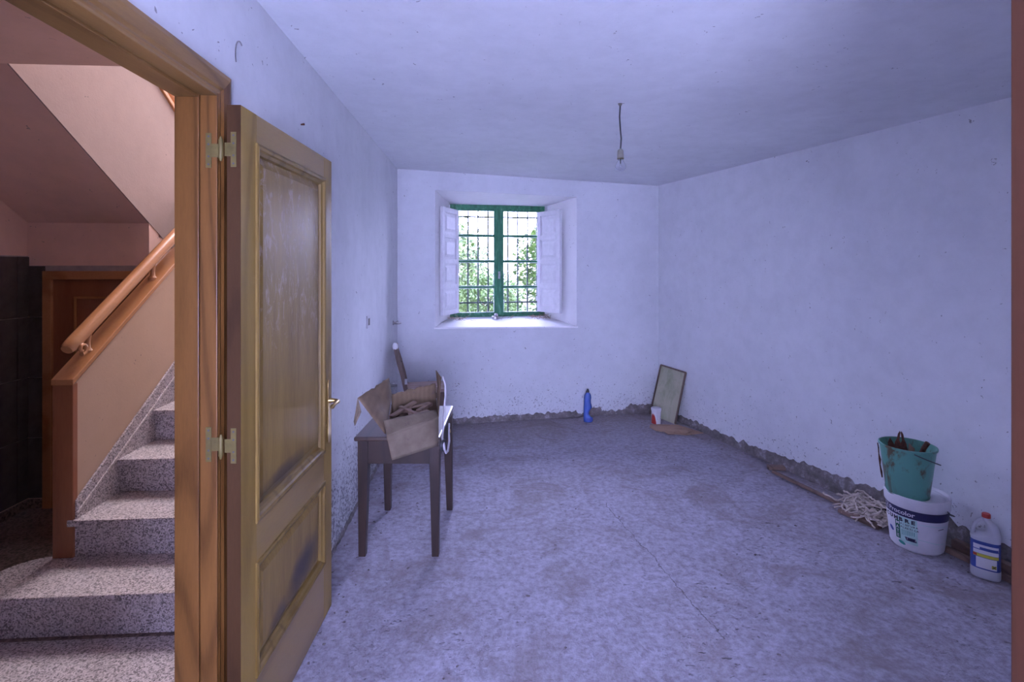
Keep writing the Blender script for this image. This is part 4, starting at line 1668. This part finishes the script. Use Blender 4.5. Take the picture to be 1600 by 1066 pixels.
jpatch(-R(95), R(95), .052, .188, M['blueprint'], 'blue_label')
jpatch(-R(44), R(48), .128, .172, M['wplastic'], 'white_print', .0016)
jpatch(-R(44), R(48), .146, .150, M['blueprint'], 'blue_line', .0021)
jpatch(-R(20), R(46), .150, .160, M['blueprint'], 'blue_scroll', .0021, 8)
jpatch(-R(44), R(48), .112, .127, M['yellow'], 'yellow_band', .0016)
jpatch(-R(44), R(-30), .114, .125, M['red'], 'red_mark', .0021, 6)
jpatch(-R(33), R(40), .058, .110, M['wplastic'], 'white_print', .0016)
jpatch(R(22), R(38), .066, .082, M['yellow'], 'hazard_square', .0021, 6)
m = MB(TJ)
def jp(th, z, off=.0030):
    x, y = se(.0562 + off, -PI / 2 + th, 3.0, 1, .80)
    return Vector((x, y, z))
for (a, b) in (((R(24), .068), (R(36), .080)), ((R(24), .080), (R(36), .068))):
    A_, B_ = jp(*a), jp(*b)
    s_ = Vector((0, 0, .002))
    m.add([A_ - s_, B_ - s_, B_ + s_, A_ + s_], [(0, 1, 2, 3)])
m.build('hazard_cross', M['ink'], bj)

# ------------------------------------------------------------------ mop and planks along the right wall
BKT = Vector((2.256, 2.855, 0))
mp = empty('mop', (2.25, 3.2, 0), 'dirty grey string mop head lying on planks beside the paint bucket', 'mop')
random.seed(21)
m = MB()
def clear(p):
    d_ = Vector((p.x - BKT.x, p.y - BKT.y, 0))
    if d_.length < .165:
        d_ = d_.normalized() * .165
        p.x, p.y = BKT.x + d_.x, BKT.y + d_.y
    return p


for k in range(105):
    t_ = random.random() ** .9
    c = Vector((2.195 + .05 * t_, 3.32 - .27 * t_, 0)) + Vector((random.gauss(0, .035), random.gauss(0, .035), 0))
    r_ = math.hypot((c.x - 2.21) / .13, (c.y - 3.20) / .20)
    z_ = random.uniform(.03, .035 + .085 * max(0, 1 - r_ * r_))
    an = random.uniform(0, 2 * PI)
    bend = random.choice((-1, 1)) * random.uniform(.25, .6)
    pts = []
    p = Vector((c.x, c.y, z_))
    for q_ in range(9):
        pts.append(clear(p.copy()))
        an += bend + random.gauss(0, .25)
        p = p + Vector((math.cos(an) * .017, math.sin(an) * .017, random.gauss(-.002, .006)))
        p.z = max(.030, min(.125, p.z))
        p.x = min(p.x, right_x(p.y) - .04)
    m.tube(pts, .0052, 6)
for k in range(12):                       # strands spilling over the plank
    y0_ = 3.17 + random.uniform(-.09, .08)
    pts = [Vector((2.17, y0_ + .02, .055))]
    an = PI + random.uniform(-.6, .9)
    for q_ in range(7):
        an += random.gauss(0, .5)
        pts.append(pts[-1] + Vector((math.cos(an) * .017, math.sin(an) * .017, -.006)))
        pts[-1].z = max(.007, pts[-1].z)
    m.tube(pts, .0048, 6)
o = m.build('mop_strings', M['rag'], mp, smooth=True)
o['kind'] = 'stuff'
m = MB()
m.tube([(2.29, 3.05, .05), (2.275, 3.16, .055), (2.25, 3.30, .05)], [.016, .020, .014], 10)
m.build('mop_socket', M['black'], mp, smooth=True)


def stick(p, q, w, h, name, label, cat, mat='stick', group=None):
    m = MB()
    m.bar(p, q, w, h)
    return tag(m.build(name, M[mat], bevel=.003), label, cat, group)


stick((2.075, 3.24, .014), (2.172, 3.02, .014), .045, .024, 'plank', 'brown wooden plank on the floor running under the mop to the bucket', 'plank')
stick((1.965, 3.86, .012), (2.150, 3.27, .012), .020, .020, 'stick', 'thin dark stick along the right wall ending at the mop', 'stick')
stick((1.965, 3.935, .016), (2.085, 3.915, .016), .050, .028, 'wood_block', 'short dark wood block alone on the floor by the right wall', 'block')
stick((2.415, 2.80, .040), (2.565, 2.28, .040), .040, .050, 'timber', 'grey brown timber lying against the right wall behind the bleach jug', 'timber')
stick((2.36, 2.79, .016), (2.52, 2.24, .016), .032, .026, 'batten', 'brown batten on the floor between bucket and bleach jug', 'batten')
m = MB()
m.tube([(2.235, 3.62, .03), (2.29, 3.36, .028), (2.335, 3.15, .04), (2.365, 3.02, .05)], .010, 8)
tag(m.build('old_pipe', M['iron'], smooth=True), 'dark thin pipe along the foot of the right wall behind the mop', 'pipe')

# ------------------------------------------------------------------ far corner: leaning board, pot, bottle, flat cardboard
lb = empty('leaning_board', (1.53, 5.2, 0), 'mouldy greenish board with dark frame leaning in the far right corner', 'board')
q = [Vector((1.455, 5.395, .004)), Vector((1.612, 5.050, .004)), Vector((1.722, 5.060, .516)), Vector((1.588, 5.452, .520))]
nn_ = (q[1] - q[0]).cross(q[3] - q[0]).normalized()
if nn_.dot(Vector((-1, -1, 0))) > 0:
    nn_ = -nn_
m = MB()
m.prism(q, nn_ * .008)
m.build('panel', M['board'], lb)
ctr = sum(q, Vector()) / 4
for i in (1, 2, 3, 0):
    a, b = q[i], q[(i + 1) % 4]
    if i == 0:
        continue
    m = MB()
    a2 = a + (ctr - a).normalized() * .006
    b2 = b + (ctr - b).normalized() * .006
    m.bar(a2 - nn_ * .003, b2 - nn_ * .003, .016, .012, up=nn_)
    m.build('edge_strip', M['chairwood'], lb)

pt = empty('small_pot', (1.427, 5.07, 0), 'small white plastic pot with red print at the foot of the leaning board', 'pot')
m = MB()
m.lathe([(.001, .002), (.040, .002), (.044, .008), (.046, .135), (.049, .137), (.050, .160), (.047, .164), (.001, .164)], 28, (1.427, 5.07, 0))
m.build('body', M['wplastic'], pt, smooth=True)
ppc = math.atan2(-5.07, -1.427)


def ppt(th, z, off=.001):
    r = .0445 + off
    return (1.427 + r * math.cos(ppc + th), 5.07 + r * math.sin(ppc + th), z)


m = MB()
for i in range(8):
    a0, a1 = R(-80 + i * 10), R(-70 + i * 10)
    f = lambda a_: .03 + .085 * max(0, math.sin((a_ + R(80)) / R(80) * PI)) ** .6
    m.add([ppt(a0, .012), ppt(a1, .012), ppt(a1, f(a1)), ppt(a0, f(a0))], [(0, 1, 2, 3)])
m.build('red_print', M['red'], pt)
m = MB()
for zz in (.115, .095, .078, .06):
    m.add([ppt(R(14), zz, .0015), ppt(R(62), zz, .0015), ppt(R(62), zz + .010, .0015), ppt(R(14), zz + .010, .0015)], [(0, 1, 2, 3)])
m.build('blue_print', M['blueprint'], pt)

bb = empty('blue_bottle', (.765, 5.15, 0), 'blue plastic detergent bottle with dark cap standing by the back wall', 'bottle')
m = MB(Matrix.Translation((.765, 5.15, 0)))
prof = [(.040, .002, .0), (.045, .008, .0), (.046, .04, .0), (.036, .055, -.010), (.027, .075, -.018), (.027, .10, -.018), (.034, .125, -.010), (.042, .145, -.002), (.040, .165, -.003), (.036, .19, -.006),
        (.035, .22, -.006), (.037, .245, -.005), (.033, .27, -.004), (.022, .288, -.003), (.014, .295, -.003), (.014, .300, -.003)]
vs, fs = [], []
n = 24
for r, z, dx in prof:
    for k in range(n):
        vs.append((dx + r * math.cos(2 * PI * k / n), .75 * r * math.sin(2 * PI * k / n), z))
for j in range(len(prof) - 1):
    for k in range(n):
        fs.append((j * n + k, j * n + (k + 1) % n, (j + 1) * n + (k + 1) % n, (j + 1) * n + k))
fs += [tuple(range(n))[::-1], tuple(range(len(vs) - n, len(vs)))]
m.add(vs, fs)
m.build('body', M['blueliq'], bb, smooth=True)
m = MB()
m.lathe([(.001, .330), (.009, .330), (.011, .318), (.013, .314), (.0155, .312), (.0155, .296), (.001, .296)], 20, (.762, 5.15, 0))
m.build('cap', M['black'], bb, smooth=True)
m = MB()
m.lathe([(.0385, .013), (.0385, .05)], 20, (.765, 5.15, 0), sx=1.25, sy=1.0, p0=-1.9, p1=.1)
m.build('label', M['blueprint'], bb, smooth=True)

m = MB()
cp = [(1.33, 4.95), (1.36, 5.03), (1.62, 5.02), (1.70, 4.90), (1.78, 4.76), (1.66, 4.72), (1.60, 4.70), (1.52, 4.74), (1.44, 4.73), (1.43, 4.80), (1.36, 4.84)]
cp = [(x - .0, y) for x, y in cp]
m.prism([(x, y, .004 + .012 * abs(noise.noise(Vector((x * 5, y * 5, 0))))) for x, y in cp], (0, 0, .006))
tag(m.build('cardboard_sheet', M['brokencard']), 'torn flat brown cardboard on the floor in front of the leaning board', 'cardboard')
m = MB()
m.add([(1.46, 4.74, .012), (1.60, 4.70, .013), (1.72, 4.80, .014), (1.56, 4.84, .016)], [(0, 1, 2, 3)])
m.prism([(1.50, 4.76, .018), (1.61, 4.72, .020), (1.70, 4.79, .026), (1.57, 4.85, .022)], (0, 0, .004))
tag(m.build('cardboard_scrap', M['brokencard']), 'small torn cardboard scrap lying on the flat cardboard sheet', 'cardboard')

# ------------------------------------------------------------------ things on the window sill
rl = empty('sill_roll', MBK @ Vector((1.0, .36, .996)), 'small white metal ring fitting on the middle of the window sill', 'fitting')
m = MB(MBK)
m.lathe([(.030, 0), (.034, .004), (.034, .028), (.028, .032), (.024, .028), (.024, .004), (.030, 0)], 20, (1.0, .36, .998))
m.build('ring', M['chrome'], rl, smooth=True)
m = MB(MBK)
m.lathe([(.001, .060), (.016, .056), (.022, .044), (.020, .032), (.001, .030)], 14, (1.01, .37, .998))
m.build('white_knob', M['wplastic'], rl, smooth=True)
random.seed(5)
m = MB(MBK)
for k in range(70):
    c = random.choice((.55, .60, .66, 1.14, 1.45, 1.50, 1.55, 1.6))
    s_, y_ = c + random.gauss(0, .05), random.uniform(.26, .46)
    s_ = max(.50, min(1.60, s_))
    z_ = .962 + .048 * y_ / .5 + .006
    an = random.uniform(0, PI)
    L = random.uniform(.03, .10)
    p = Vector((s_, y_, z_))
    e = p + Vector((math.cos(an) * L, math.sin(an) * L * .5, random.uniform(0, .035)))
    e.x = max(.48, min(1.62, e.x))
    e.y = min(.48, e.y)
    m.tube([p, (p + e) / 2 + Vector((0, 0, .006)), e], .0018, 4)
tag(m.build('straw_debris', M['straw']), 'dry twigs and straw scattered on the window sill', 'debris', kind='stuff')

# floor debris: chips of plaster
random.seed(11)
m = MB()
for k in range(420):
    r_ = random.random()
    if r_ < .30:
        y_ = random.uniform(1.9, 5.3)
        x_ = right_x(y_) - abs(random.gauss(0, .12)) - .04
    elif r_ < .5:
        x_ = random.uniform(-.95, 1.45)
        y_ = back_y(x_) - abs(random.gauss(0, .10)) - .03
    elif r_ < .75:
        y_ = random.uniform(1.9, 4.9)
        x_ = -.79 - .0625 * y_ + abs(random.gauss(0, .12)) + .03
    else:
        y_ = random.uniform(1.8, 5.0)
        x_ = random.uniform(-.7, right_x(y_) - .2)
    s_ = random.uniform(.002, .007)
    T = Matrix.Translation((x_, y_, s_ * .2)) @ Matrix.Rotation(random.uniform(0, PI), 4, 'Z')
    a = s_ * random.uniform(.8, 1.8)
    m.add([T @ Vector(p) for p in ((-a, -s_, 0), (a, -s_ * .6, 0), (a * .6, s_, 0), (-a * .8, s_ * .7, 0), (0, 0, s_ * .8))], [(0, 1, 4), (1, 2, 4), (2, 3, 4), (3, 0, 4)])
tag(m.build('plaster_crumbs', M['mortar']), 'crumbs of plaster and grit scattered over the concrete floor', 'debris', kind='stuff')

# ------------------------------------------------------------------ garden beyond the window
m = MB()
m.box((-25, 6.6, .2), (25, 60, .5))
tag(m.build('ground', M['grass']), kind='structure')


def leaves(n, rx, ry, rz, size, seed):
    random.seed(seed)
    m = MB()
    for k in range(n):
        while True:
            p = Vector((random.uniform(-1, 1), random.uniform(-1, 1), random.uniform(-1, 1)))
            if .45 < p.length < 1:
                break
        p = Vector((p.x * rx, p.y * ry, p.z * rz)) * (1 + .25 * noise.noise(p * 3))
        a = Vector((random.gauss(0, 1), random.gauss(0, 1), random.gauss(0, 1))).normalized()
        b = a.orthogonal().normalized()
        s_ = size * random.uniform(.6, 1.3)
        m.add([p - a * s_, p - b * s_ * .4, p + a * s_, p + b * s_ * .4], [(0, 1, 2, 3)])
    return m


shr = None
random.seed(3)
labels = ['leafy green shrub left of the window view', 'leafy shrub behind the left casement', 'low leafy shrub behind the central mullion', 'leafy shrub behind the right casement', 'leafy green shrub right of the window view']
base = None
for k, (x_, y_, s_) in enumerate(((-4.2, 10.0, 1.15), (-1.45, 10.9, 1.1), (-.35, 8.2, .52), (1.15, 10.9, 1.1), (3.9, 10.0, 1.15))):
    root = empty('shrub', (x_, y_, .5), labels[k], 'shrub', 'shrubs in the garden')
    if base is None:
        fo = leaves(9000, 1.15, .8, 1.0, .060, 4).build('foliage', M['leaf'])
        tk = MB()
        for j in range(6):
            an = j * 1.05
            tk.tube([(0, 0, -.75), (.15 * math.cos(an), .15 * math.sin(an), -.2), (.5 * math.cos(an), .4 * math.sin(an), .35)], [.03, .02, .008], 6)
        tr = tk.build('branches', M['scrap'])
        base = (fo, tr)
    else:
        fo, tr = base[0].copy(), base[1].copy()
        C.objects.link(fo)
        C.objects.link(tr)
    fo['kind'] = 'stuff'
    for o in (fo, tr):
        o.parent = root
        o.location = (0, 0, .95)
    root.scale = (s_, s_, s_)
    root.rotation_euler.z = k * 1.3
